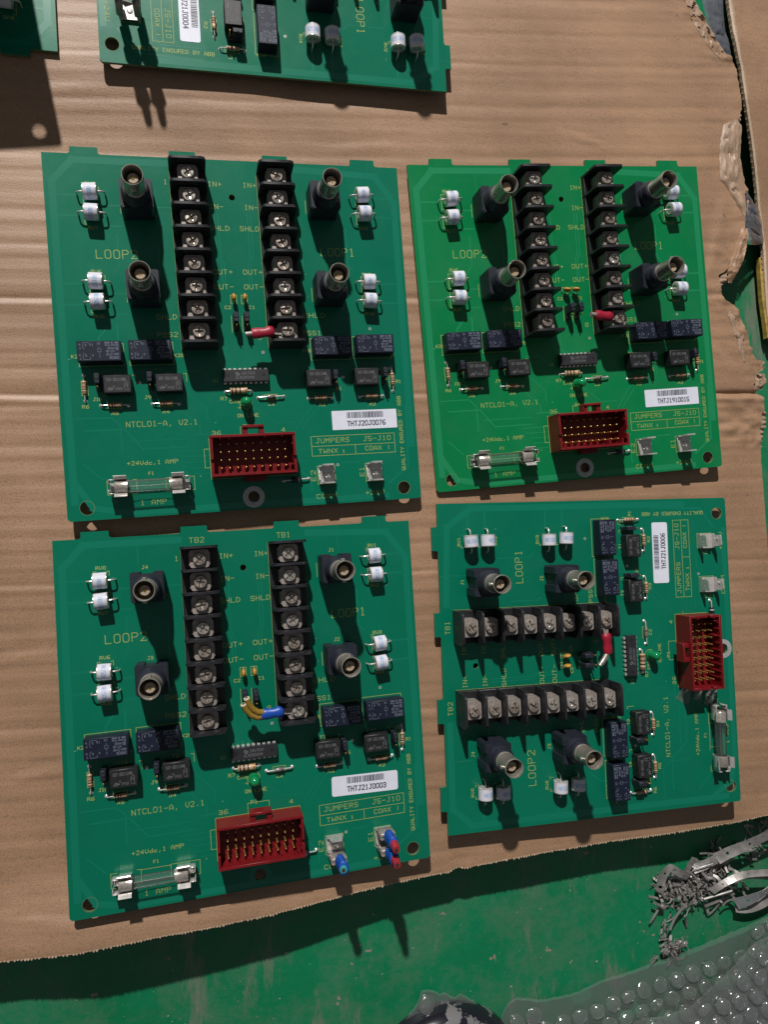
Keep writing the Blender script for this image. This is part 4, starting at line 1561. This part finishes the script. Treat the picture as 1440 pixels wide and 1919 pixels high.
def f_conn(mb):
    t = 1.3
    mb.box(CX0, CX1, CY0, CY1, 0.0, 3.2)
    mb.box(CX0, CX1, CY1 - t, CY1, 3.2, CH, 0.12)
    mb.box(CX0, CX1, CY0, CY0 + t, 3.2, CH, 0.12)
    ty0, ty1 = CY0 + t, CY1 - t
    for x0, x1 in ((CX0, CX0 + t), (CX1 - t, CX1)):
        mb.box(x0, x1, ty0 + 0.01, ty0 + 5.4, 3.2, CH - 0.3, 0.1)
        mb.box(x0, x1, ty0 + 5.4, ty0 + 7.2, 3.2, CH - 2.8, 0.1)
        mb.box(x0, x1, ty0 + 7.2, ty1 - 0.01, 3.2, CH - 0.3, 0.1)


def f_latch(mb):
    # bridge shaped latch on the long wall, local y outwards
    mb.box(-5.2, 5.2, 3.2, 4.5, 6.2, 13.2, 0.2)
    mb.box(-5.2, -2.8, -0.2, 3.3, 6.4, 12.2, 0.15)
    mb.box(2.8, 5.2, -0.2, 3.3, 6.4, 12.2, 0.15)


def f_latch_low(mb):
    mb.box(-5.2, 5.2, -0.2, 2.6, 1.2, 4.4, 0.2)


def f_rib(mb):
    mb.box(-0.35, 0.35, 0, 0.75, 3.2, CH - 0.4, 0.08)


def f_rib_long(mb):
    mb.box(-0.35, 0.35, 0, 2.6, 3.2, CH - 1.2, 0.08)


def f_cpin(mb):
    mb.lathe([(0.5, 3.0), (0.5, 9.6), (0.35, 10.3), (0, 10.5)], n=10)


# --- fuse (axis along x)
def f_fuse_glass(mb):
    mb.lathe([(2.95, -10.0), (2.95, 10.0)], (0, 0, 5.6), 'X', 24)


def f_fuse_wire(mb):
    mb.tube([(-10.2, 0, 5.9), (-6, 0.05, 5.5), (0, -0.1, 5.3), (6, 0.05, 5.5), (10.2, 0, 5.8)], 0.13, 6)


def f_fuse_cap(mb):
    mb.lathe([(2.9, -3.1), (3.22, -3.0), (3.25, 2.7), (3.0, 3.05), (0, 3.15)], (0, 0, 5.6), 'X', 28)


def f_fuse_clip(mb):
    prof = [(-2.6, 9.9), (-4.9, 9.9), (-3.35, 8.0), (-3.65, 6.6), (-3.65, 5.0), (-3.2, 3.2), (-2.4, 2.0), (-2.2, 0.5), (2.2, 0.5), (2.4, 2.0), (3.2, 3.2), (3.65, 5.0), (3.65, 6.6), (3.35, 8.0), (4.9, 9.9), (2.6, 9.9)]
    prof = prof[1:-1]
    off = []
    for i, (y, z) in enumerate(prof):
        a, b_ = prof[max(i - 1, 0)], prof[min(i + 1, len(prof) - 1)]
        dy, dz = b_[0] - a[0], b_[1] - a[1]
        L = math.hypot(dy, dz)
        off.append((y + dz / L * 0.4, z - dy / L * 0.4))
    x0, x1 = -3.0, 3.0
    o = mb.pts([(x0, y, z) for y, z in prof] + [(x1, y, z) for y, z in prof] + [(x0, y, z) for y, z in off] + [(x1, y, z) for y, z in off])
    n = len(prof)
    for i in range(n - 1):
        mb.face([o + i, o + i + 1, o + n + i + 1, o + n + i])
        mb.face([o + 2 * n + i + 1, o + 2 * n + i, o + 3 * n + i, o + 3 * n + i + 1])
        mb.face([o + i + 1, o + i, o + 2 * n + i, o + 2 * n + i + 1])
        mb.face([o + n + i, o + n + i + 1, o + 3 * n + i + 1, o + 3 * n + i])
    for i in (0, n - 1):
        mb.face([o + i, o + n + i, o + 3 * n + i, o + 2 * n + i])
    # end stop ears
    for s in (-1, 1):
        mb.box(-5.6, -2.9, s * 3.3 - 0.25, s * 3.3 + 0.25, 3.0, 8.0, 0.15)
    mb.box(-5.6, -5.2, -3.3, -1.3, 2.2, 7.6, 0.12)
    mb.box(-5.6, -5.2, 1.3, 3.3, 2.2, 7.6, 0.12)
    mb.box(-5.4, -2.8, -2.2, 2.2, 0.5, 0.9)


# --- tab terminal
def f_tabt(mb):
    mb.box(-4.2, 4.2, -4.3, 4.3, 1.1, 1.6, 0.12)
    mb.box(-1.0, 1.0, -1.0, 1.0, 0, 1.2)


def f_tab(mb):
    p = [(-4.2, 0.2), (4.2, 0.2), (4.2, 3.0), (3.2, 3.3), (3.2, 8.2), (2.5, 9.2), (-2.5, 9.2), (-3.2, 8.2), (-3.2, 3.3), (-4.2, 3.0)]
    mb.prism(p, [circ(0, 6.0, 0.85, 12)], -0.4, 0.4, T=lambda x, y, z: (x, -z, y))


def f_tab_side(mb):
    mb.prism([(-3.9, 1.2), (3.6, 1.2), (-2.6, 3.4)], [], -0.25, 0.25, T=lambda x, y, z: (-4.1 + z, x, y))


def f_dimple(mb):
    mb.lathe([(1.5, 1.62), (1.2, 1.85), (0.5, 1.95), (0, 1.95)], n=16)


# --- push-on terminal with sleeve, standing on a tab
def f_pushon(mb):
    mb.box(-4.1, 4.1, -0.9, 1.3, 3.2, 11.5, 0.5)
    mb.tube([(-3.0, -1.0, 3.2), (-3.0, -1.0, 11.2)], 1.15, 10)
    mb.tube([(3.0, -1.0, 3.2), (3.0, -1.0, 11.2)], 1.15, 10)
    mb.tube([(0, 0, 11.0), (0, 0, 13.5)], [2.6, 2.8], 12, ry=0.7)


def f_pushon_neck(mb):
    mb.tube([(0, 0, 10.8), (0, 0, 13.0)], [2.2, 2.4], 12, ry=0.7)


def f_sleeve_v(mb):
    mb.tube([(0, 0, 12.0), (0, 0, 12.6), (0, 0, 16.0), (0.1, 0, 17.6), (0.2, 0, 21.6), (0.2, 0, 22.0)], [3.3, 3.7, 3.9, 3.1, 3.7, 3.4], 18, ry=0.68)


def f_wire_v(mb):
    mb.tube([(0.2, 0, 20.5), (0.3, 0, 23.0), (0.1, -0.2, 25.8), (-0.2, -0.4, 28.0)], [2.15, 2.1, 2.0, 1.7], 14)


def f_core_v(mb):
    mb.tube([(-0.15, -0.4, 27.2), (-0.25, -0.45, 28.3)], [1.0, 0.9], 10)


# --- ring lug on the last terminal, pointing to -x from the screw
def f_lug(mb):
    ring = circ(0, 0, 3.9, 22)
    mb.prism(ring, [circ(0, 0, 1.9, 16)], 11.55, 12.1)
    mb.prism([(-3.0, 1.6), (-3.0, -1.6), (-8.5, -1.3), (-8.5, 1.3)], [], 11.5, 12.15)
    mb.tube([(-7.0, 0, 12.2), (-9, 0, 12.4)], [1.4, 1.9], 12, ry=0.8)


def f_sleeve_h(mb):
    mb.tube([(-7.2, 0.1, 12.3), (-7.6, 0.1, 12.4), (-9.5, 0.1, 12.7), (-11.5, -0.1, 12.4), (-15.0, -0.2, 12.4), (-17.6, -0.2, 12.4), (-18.0, -0.2, 12.4)], [2.2, 2.7, 2.9, 2.3, 2.75, 2.6, 2.35], 18, ry=0.72)


def f_stub_h(mb):
    mb.tube([(-17.5, -0.2, 12.4), (-21.2, -0.3, 12.4)], [1.25, 1.2], 12)


def f_stub_b4(mb):
    mb.tube([(-17.5, 0.2, 12.4), (-20.5, 2.4, 12.8), (-24.0, 5.6, 13.2)], [1.3, 1.3, 1.25], 12)
    mb.tube([(-17.0, -1.0, 12.0), (-20.5, 0.6, 12.2), (-23.6, 3.6, 12.6)], [0.8, 0.8, 0.8], 10)


def f_wire_pair(k):
    def fn(mb):
        if k == 0:
            mb.tube([(-17.0, -0.9, 12.4), (-20.0, -1.2, 12.8), (-23.0, 0.6, 13.4), (-25.2, 3.6, 14.0), (-26.2, 6.0, 14.6)], 1.55, 14)
        else:
            mb.tube([(-17.0, 0.9, 12.8), (-19.6, 1.4, 13.4), (-22.0, 3.4, 14.0), (-23.8, 6.4, 14.6), (-24.6, 8.8, 15.2)], 1.55, 14)
    return fn


def f_wire_tip(k):
    def fn(mb):
        a, b_ = (((-26.15, 5.9, 14.58), (-26.35, 6.4, 14.72)), ((-24.55, 8.7, 15.18), (-24.72, 9.3, 15.3)))[k]
        mb.tube([a, b_], [1.6, 1.45], 14)
    return fn


def f_wire_core(k):
    def fn(mb):
        a, b_ = (((-26.3, 6.3, 14.7), (-26.42, 6.6, 14.78)), ((-24.7, 9.2, 15.28), (-24.8, 9.5, 15.36)))[k]
        mb.tube([a, b_], 0.75, 10)
    return fn


def f_ring(r0, r1, z):
    def fn(mb):
        mb.prism(circ(0, 0, r1, 28), [circ(0, 0, r0, 24)], 0.0, z)
    return fn


def f_sticker(mb):
    mb.prism(rrect(-17.6, 17.6, -5.0, 5.0, 1.1, 4), [], 0.02, 0.12)


def f_sticker_sq(mb):
    mb.prism(rrect(-17.6, 17.6, -5.0, 5.0, 0.35, 2), [], 0.02, 0.12)


def f_barcode(mb):
    rnd = random.Random(3)
    x = -9.6
    while x < 10.2:
        w = rnd.choice((0.2, 0.24, 0.4, 0.55))
        o = mb.pts([(x, 0.9, 0.135), (x + w, 0.9, 0.135), (x + w, 4.1, 0.135), (x, 4.1, 0.135)])
        mb.face([o, o + 1, o + 2, o + 3])
        x += w + rnd.choice((0.18, 0.22, 0.34))


class Board:
    def __init__(self, root):
        self.root = root


def make_board(label, mat4, serial, st, variant, teal=True, keep=None, xf_year='1913', sq=False, group='circuit boards laid out on the cardboard'):
    """st: sticker centre; variant: which wires are fitted; keep(u, v): build the part at this place or not"""
    keep = keep or (lambda u, v: True)
    root = bpy.data.objects.new('circuit_board', None)
    coll.objects.link(root)
    root.empty_display_size = 0.02
    root.matrix_world = mat4
    tag(root, label, 'circuit board', group)
    pc, tr = ('pcb', 'trace') if teal else ('pcb2', 'trace2')
    put('board_panel', mesh('panel_' + pc, [pc, 'pcb_edge'], f_panel, smooth=False), root)
    put('copper_trace', mesh('traces_' + tr, tr, f_traces, smooth=False), root)
    put('silkscreen', mesh('silkscreen', 'silk', f_silk, smooth=False), root)
    # terminal blocks
    rnd = random.Random(sum(map(ord, label)))
    for cx in (-21.3, 21.9):
        if not keep(cx, 37):
            continue
        tb = put('terminal_block', mesh('terminal_block', 'black', f_tb_base), root, (cx, 37.45, 0))
        for k in range(9):
            put('barrier', mesh('barrier', 'black_barrier', f_barrier, angle=60), tb, (0, 44.45 - 11.11 * k, 0))
        for k in range(8):
            yc = 38.9 - 11.11 * k
            put('clamp_plate', mesh('clamp_plate', 'plate', f_clamp), tb, (0, yc, 0))
            last = cx > 0 and k == 7 and variant.get('lug')
            sk = rnd.choice(('steel', 'steel_worn', 'steel_worn', 'steel_dull'))
            put('screw', mesh('screw_' + sk, sk, f_screw, angle=25), tb, (rnd.uniform(-.15, .15), yc - 0.2 + rnd.uniform(-.15, .15), 0.55 if last else 0), rnd.uniform(0, 2 * PI))
    # coaxial sockets
    for cx, cy in ((-46, 63.8), (-45.9, 20.2), (45.8, 66.2), (45.8, 20.35)):
        if not keep(cx, cy):
            continue
        b = put('coaxial_socket', mesh('coaxial_socket', 'bnc_black', f_bnc_body, angle=30), root, (cx, cy + 0.6, 0))
        put('collar', mesh('collar', 'bnc_black', f_bnc_collar), b, (0, -0.6, 0))
        put('barrel', mesh('barrel', 'nickel', f_bnc_barrel), b, (0, -0.6, 0))
        put('insulator', mesh('insulator', 'dielectric', f_bnc_inner), b, (0, -0.6, 0))
        put('centre_contact', mesh('centre_contact', 'gold', f_bnc_pin), b, (0, -0.6, 0))
    # surge arresters
    for cx, ysl in ((-67.6, (69.0, 58.9, 25.6, 15.4)), (67.7, (72.1, 62.0, 26.2, 16.0))):
        for cy in ysl:
            if not keep(cx, cy):
                continue
            r = put('surge_arrester', mesh('surge_arrester', 'ceramic', f_rv_body), root, (cx + rnd.uniform(-.5, .5), cy + rnd.uniform(-.2, .2), rnd.uniform(-.2, .4)), 0, (rnd.uniform(-.5, .5), rnd.uniform(-.03, .03), rnd.uniform(-.07, .07)))
            put('end_cap', mesh('end_cap', 'tin', f_rv_cap), r)
            put('end_cap', mesh('end_cap_b', 'tin', f_rv_cap2), r)
            rx = r.rotation_euler[0]
            r.location.y += 4.6 * math.sin(rx) * MM
            r.location.z += 4.6 * (1 - math.cos(rx)) * MM
            put('lead', mesh('rv_lead', 'tin', f_rv_lead), r, (0, 4.6 * -math.sin(rx), 4.6 * (1 - math.cos(rx))), 0, (-rx, 0, 0))
            put('lead', mesh('rv_lead', 'tin', f_rv_lead), r, (0, 4.6 * -math.sin(rx), 4.6 * (1 - math.cos(rx))), 0, (rx, 0, PI))
            put('marking', mesh('rv_mark', 'blue_ink', f_rv_mark), r)
    # relays
    for cx, cy in ((-68.3, -9.2), (-44.9, -9.0), (45.2, -8.2), (67.7, -7.6)):
        if keep(cx, cy):
            r = put('relay', mesh('relay', 'relay', f_relay), root, (cx, cy, 0))
            put('printing', mesh('relay_print', 'relay_print', f_relay_print, smooth=False), r)
    # transformers with jumper headers beside them
    for cx, cy in ((-61.3, -24.8), (-37.2, -24.8), (37.0, -24.4), (62.4, -24.2)):
        if keep(cx, cy):
            x = put('transformer', mesh('transformer', 'xfmr', f_xfmr), root, (cx, cy, 0))
            put('printing', mesh('xfmr_print', 'xfmr_print', f_xfmr_print, smooth=False), x)
    for cx, cy, up in ((-70.3, -23.4, 1), (-46.3, -23.2, 1), (45.6, -24.4, 1), (72.3, -23.8, 1), (-2.8, 5.6, 1), (2.5, 5.6, 1)):
        if keep(cx, cy):
            h = put('jumper_header', mesh('jumper_header', 'black', f_header), root, (cx, cy, 0))
            put('shunt', mesh('shunt', 'bnc_black', f_shunt), h, (0, 1.35 * up, 0), rnd.uniform(-.05, .05))
            put('pin', mesh('header_pin', 'gold', f_header_pin), h, (0, -2.54 * up, 0))
    # resistors
    lead_s = lambda: mesh('res_lead', 'tin', f_alead(2.6, 6.3, 1.6, 0.3))
    cols_ = ('band_brown', 'band_black', 'band_red', 'band_gold')
    for cx, cy, rz in ((-77, -25.2, PI / 2), (77.4, -25.0, PI / 2), (-63.8, -34.1, 0), (-39.7, -34.1, 0), (38.0, -33.8, 0), (65.4, -33.7, 0)):
        if keep(cx, cy):
            r = put('resistor', mesh('resistor', 'res', f_axial(6.4, 1.15, 1.6, True)), root, (cx, cy, 0), rz + rnd.uniform(-.03, .03))
            for k, cn in enumerate(cols_):
                xx = (-2.2, -0.9, 0.2, 2.2)[k]
                put('band', mesh('band_' + cn + str(k in (0, 3)), cn, f_band(1.165 if k in (0, 3) else 1.02, 0.5, 1.6)), r, (xx, 0, 0))
            put('lead', lead_s(), r)
            put('lead', lead_s(), r, (0, 0, 0), PI)
    if keep(-4, -29):
        r = put('resistor', mesh('resistor_large', 'res', f_axial(9.0, 1.75, 2.0, True)), root, (-3.8, -29.0, 0))
        for k, cn in enumerate(('band_brown', 'band_black', 'band_brown', 'band_gold')):
            xx = (-3.4, -1.4, 0.6, 3.4)[k]
            put('band', mesh('lband_' + cn + str(k in (0, 3)), cn, f_band(1.765 if k in (0, 3) else 1.53, 0.75, 2.0)), r, (xx, 0, 0))
        ll = mesh('res_lead_large', 'tin', f_alead(4.2, 6.4, 2.0, 0.38))
        put('lead', ll, r)
        put('lead', ll, r, (0, 0, 0), PI)
    for cx, cy, mt, nm in ((12.4, -32.4, 'diode_glass', 'g'), (22.2, -75.6, 'black', 'b')):
        if keep(cx, cy):
            d = put('diode', mesh('diode' + nm, mt, f_axial(4.4 if nm == 'g' else 5.2, 1.0 if nm == 'g' else 1.35, 1.5, False)), root, (cx, cy, 0), 0.02)
            put('band', mesh('dband' + nm, 'ceramic' if nm == 'b' else 'band_black', f_band(1.02 if nm == 'g' else 1.37, 0.55, 1.5)), d, (1.1, 0, 0))
            ld = mesh('dlead', 'tin', f_alead(2.0, 6.5, 1.5, 0.4))
            put('lead', ld, d)
            put('lead', ld, d, (0, 0, 0), PI)
    # capacitors
    for cx in (-2.9, 2.6):
        if keep(cx, 18):
            c = put('capacitor', mesh('capacitor', 'tantalum', f_cap), root, (cx, 17.9, 0), variant.get('cap', 0) + rnd.uniform(-.1, .1))
            put('lead', mesh('cap_lead', 'tin', f_cap_lead), c, (0, 1.6, 0))
            put('lead', mesh('cap_lead', 'tin', f_cap_lead), c, (0, -1.6, 0), PI)
    # chip
    if keep(0, -21.7):
        c = put('chip', mesh('chip', 'chip', f_chip, angle=20), root, (0.3, -21.6, 0))
        for k in range(9):
            put('pin', mesh('chip_pin', 'tin', f_chip_pin), c, (-10.4 + 2.54 * k, 0, 0))
            put('pin', mesh('chip_pin', 'tin', f_chip_pin), c, (-10.4 + 2.54 * k, 0, 0), PI)
        put('mould_mark', mesh('chip_dot', 'black', f_chip_dot), c)
        put('printing', mesh('chip_print', 'xfmr_print', f_chip_print, smooth=False), c)
    if keep(0, -35):
        put('indicator_light', mesh('indicator_light', 'led', f_led), root, (-0.6, -35.0, 0), 0, (0.05, 0.02, 0))
    # pin connector
    if keep(0, -62):
        c = put('pin_connector', mesh('pin_connector', 'red_plastic', f_conn), root)
        put('latch', mesh('latch', 'red_plastic', f_latch), c, (1.2, CY1, 0))
        put('latch', mesh('latch_low', 'red_plastic', f_latch_low), c, (1.2, CY0, 0), PI)
        for i in range(9):
            for j in range(4):
                put('pin', mesh('connector_pin', 'gold', f_cpin), c, (0.65 - 15.84 + 3.96 * i, -62.5 - 5.94 + 3.96 * j, 0))
        for k, xx in enumerate((-14.5, -11.0, -7, -3, 1, 5, 9, 13, 16.5)):
            put('rib', mesh('rib', 'red_plastic', f_rib), c, (xx + 0.6, CY0 + 1.3, 0))
        for xx in (-15.2, -10.9, 6.4, 14.9):
            put('rib', mesh('rib', 'red_plastic', f_rib), c, (xx, CY1 - 1.3, 0), PI)
        for xx in (18.2, 9.8):
            put('rib', mesh('rib_long', 'red_plastic', f_rib_long), c, (xx, CY0 + 1.3, 0))
        for yy_ in (-58.0, -68.4):
            put('rib', mesh('rib', 'red_plastic', f_rib), c, (CX1 - 1.3, yy_, 0), PI / 2)
    if keep(0, -83):
        pm = variant.get('pad', 'grey_pad')
        put('mounting_pad', mesh('mounting_pad_' + pm, pm, f_ring(2.9, 5.5, 0.07)), root, (0, -83.0, 0))
    for x_, y_ in ((-79.8, -83.2), (79.8, -83.2)):
        if keep(x_, y_):
            put('hole_rim', mesh('hole_rim', 'pcb_edge', f_ring(3.32, 3.55, 0.03)), root, (x_, y_, 0))
    # fuse
    if keep(-50, -74):
        f = put('fuse', mesh('fuse_glass', 'glass', f_fuse_glass), root, (-50.2, -74.2, 0))
        put('fuse_wire', mesh('fuse_wire', 'tin', f_fuse_wire), f)
        put('end_cap', mesh('fuse_cap', 'steel', f_fuse_cap), f, (12.7, 0, 0))
        put('end_cap', mesh('fuse_cap', 'steel', f_fuse_cap), f, (-12.7, 0, 0), PI)
        put('fuse_clip', mesh('fuse_clip', 'tin', f_fuse_clip, angle=50), root, (-63.2, -74.2, 0))
        put('fuse_clip', mesh('fuse_clip', 'tin', f_fuse_clip, angle=50), root, (-36.4, -74.2, 0), PI)
    # tab terminals
    for nm, cx, cy in (('E2', 38.2, -73.9), ('E1', 63.8, -73.9)):
        if not keep(cx, cy):
            continue
        t = put('tab_terminal', mesh('tab_terminal', 'tin', f_tabt), root, (cx, cy, 0))
        put('tab', mesh('tab', 'tin', f_tab), t, (0, 4.3, 0), 0, (math.radians(-2), 0, 0))
        put('tab', mesh('tab', 'tin', f_tab), t, (0, -4.3, 0), 0, (math.radians(2), 0, 0))
        put('gusset', mesh('gusset', 'tin', f_tab_side), t)
        put('dimple', mesh('dimple', 'tin', f_dimple), t)
        for side, wire in variant.get(nm, ()):
            p = put('push_on_connector', mesh('push_on', 'plate', f_pushon, angle=50), root, (cx + 0.2, cy + 4.3 * side, 0), 0, (math.radians(1.5 * side), 0, 0))
            put('sleeve', mesh('sleeve_v', 'blue_vinyl', f_sleeve_v, angle=60), p)
            p.scale = (1, 1, variant.get('tall', 1.0))
            zo = -5.2 if wire == 'teal_wire' else 0
            put('wire', mesh('wire_v_' + wire, wire, f_wire_v), p, (0, 0, zo))
            put('wire_core', mesh('wire_core_v', 'brass', f_core_v), p, (0, 0, zo))
    # lug on the last terminal
    lg = variant.get('lug')
    if lg and keep(21.9, -1.7):
        l = put('ring_lug', mesh('ring_lug', 'plate', f_lug), root, (21.9, -1.45, 0), variant.get('lug_rot', 0), variant.get('lug_euler'))
        put('sleeve', mesh('sleeve_h_' + lg, lg, f_sleeve_h, angle=60), l)
        kind = variant.get('stub')
        if kind == 'bare':
            put('wire', mesh('stub_h', 'plate', f_stub_h), l)
        elif kind == 'barrel':
            put('wire', mesh('stub_b4', 'steel', f_stub_b4), l)
        elif kind == 'pair':
            for k in range(2):
                put('wire', mesh('wire_pair%d' % k, 'yellow_wire', f_wire_pair(k)), l)
                put('wire_tip', mesh('wire_tip%d' % k, 'cream', f_wire_tip(k)), l)
                put('wire_core', mesh('wire_core%d' % k, 'brass', f_wire_core(k)), l)
    # bare vias
    for x_, y_ in ((10.0, -9.2), (67.4, 2.4), (44.6, -69.0), (50.9, -23.1), (-51.3, -23.2)):
        if keep(x_, y_):
            put('via', mesh('via', 'tin', f_ring(0.35, 0.75, 0.06)), root, (x_, y_, 0))
    # sticker
    if st and keep(*st[:2]):
        s = put('sticker', mesh('sticker_sq' if sq else 'sticker', 'paper', f_sticker_sq if sq else f_sticker, smooth=False), root, (st[0], st[1], 0), st[2])
        put('barcode', mesh('barcode', 'ink', f_barcode, smooth=False), s)
        mb = MB()
        mb.text(serial, -9.4, -3.1, 2.4, 0.46, 0.14, 0, 20.4)
        put('serial_number', mb.mesh('serial_number', [M['ink']], smooth=False), s)
    return root


def pose(x, y, z, rot):
    return Matrix.Translation((x * MM, y * MM, z * MM)) @ Matrix(rot).to_4x4()


make_board('green circuit board with sticker THTJ20J0076 and a red lug with short bare stub',
           pose(16.1638, 100.6146, -0.9423, ((0.99716, -0.07431, 0.01224), (0.07434, 0.99723, -0.00198), (-0.01206, 0.00288, 0.99992))),
           'THTJ20J0076', (60.9, -45.8, 0.0), {'lug': 'red_vinyl', 'stub': 'bare', 'lug_rot': 0.06}, sq=True)
make_board('brighter green circuit board with sticker THTJ1910015 beside the torn cardboard edge',
           pose(201.3846, 118.674, -1.611, ((0.99506, -0.0966, -0.02292), (0.09614, 0.99516, -0.02033), (0.02477, 0.01803, 0.99953))),
           'THTJ1910015', (59.4, -46.0, 0.0), {'lug': 'red_vinyl', 'stub': 'bare', 'lug_euler': (0, math.radians(10), -0.12), 'cap': 1.3}, teal=False, sq=True)
make_board('green circuit board with sticker THTJ21J0003, blue lug with yellow wires and blue push-on connectors',
           pose(20.9138, -88.2195, 0.3326, ((0.99828, -0.05592, 0.01735), (0.0554, 0.99805, 0.02879), (-0.01893, -0.02778, 0.99943))),
           'THTJ21J0003', (56.2, -45.9, -0.03), {'lug': 'blue_vinyl', 'stub': 'pair', 'pad': 'trace', 'E2': ((-1, 'teal_wire'),), 'E1': ((1, 'red_wire'), (-1, 'red_wire'))})
make_board('green circuit board turned sideways with sticker THTJ21J0006 and clear tape scraps',
           pose(212.3686, -71.6754, -0.3578, ((-0.02518, -0.99932, -0.02693), (0.99938, -0.02583, 0.02413), (-0.02481, -0.0263, 0.99935))),
           'THTJ21J0006', (57.8, -44.8, -0.01), {'lug': 'red_vinyl', 'stub': 'barrel', 'lug_rot': 0.02, 'cap': 0.15})
make_board('green circuit board cut off by the top edge, sticker ending 0004',
           pose(31.5972, 323.8315, 2.5785, ((0.05702, 0.99836, 0.00571), (-0.99835, 0.05705, -0.00638), (-0.0067, -0.00534, 0.99996))),
           'THTJ21J0004', (57.5, -45.6, 0.0), {'E1': ((1, 'red_wire'), (-1, 'red_wire')), 'tall': 1.2}, keep=lambda u, v: u > 15)


def rz4(corner, th, z, ux=W2, uy=-H2):
    c, s = math.cos(th), math.sin(th)
    return Matrix.Translation(((corner[0] - (c * ux - s * uy)) * MM, (corner[1] - (s * ux + c * uy)) * MM, z * MM)) @ Matrix.Rotation(th, 4, 'Z')


make_board('shaded circuit board of which only a bare corner shows in the top corner', rz4((-72.4, 234.2), 0.055 + PI, -1.2, -W2, H2), '', None, {}, keep=lambda u, v: u < -15 and v > -5)
make_board('circuit board stacked on the shaded corner board, casting its shadow on the cardboard', rz4((-83.3, 244.0), 0.18, 38.0), '', None, {}, keep=lambda u, v: False)

# clear tape scraps stuck beside the red connector of the sideways board
B4 = pose(212.3686, -71.6754, -0.3578, ((-0.02518, -0.99932, -0.02693), (0.99938, -0.02583, 0.02413), (-0.02481, -0.0263, 0.99935)))


def tape(pts, label, z, lift):
    mb = MB()
    a, b_, c, d = (Vector((*p, 0)) for p in pts)
    N = 10
    rows = []
    for i in range(N + 1):
        row = []
        for j in range(N + 1):
            u, v = i / N, j / N
            p = (a * (1 - u) + b_ * u) * (1 - v) + (d * (1 - u) + c * u) * v
            row.append(len(mb.v))
            mb.v.append((p.x, p.y, z + lift * (1 - v) * (1 + 0.4 * nz(p.x * 0.4, p.y * 0.4)) + 0.15 * abs(nz(p.x * 0.6, p.y * 0.6, 3))))
        rows.append(row)
    for i in range(N):
        for j in range(N):
            mb.face([rows[i][j], rows[i + 1][j], rows[i + 1][j + 1], rows[i][j + 1]])
    o = put('tape_scrap', mb.mesh('tape_scrap', [M['tape']], angle=60))
    o.matrix_world = B4
    tag(o, label, 'tape')


tape(((-20.6, -52.0), (-20.6, -58.5), (-31.0, -58.0), (-26.5, -49.5)), 'clear tape scrap nearest the part number print', 0.25, 3.0)
tape(((-20.6, -61.0), (-20.6, -66.0), (-28.5, -66.0), (-28.0, -61.5)), 'small clear tape scrap in the middle below the red connector', 0.25, 3.5)
tape(((-20.6, -67.5), (-20.6, -75.5), (-31.5, -73.0), (-31.5, -68.0)), 'clear tape scrap touching the fuse clip', 0.25, 5.0)
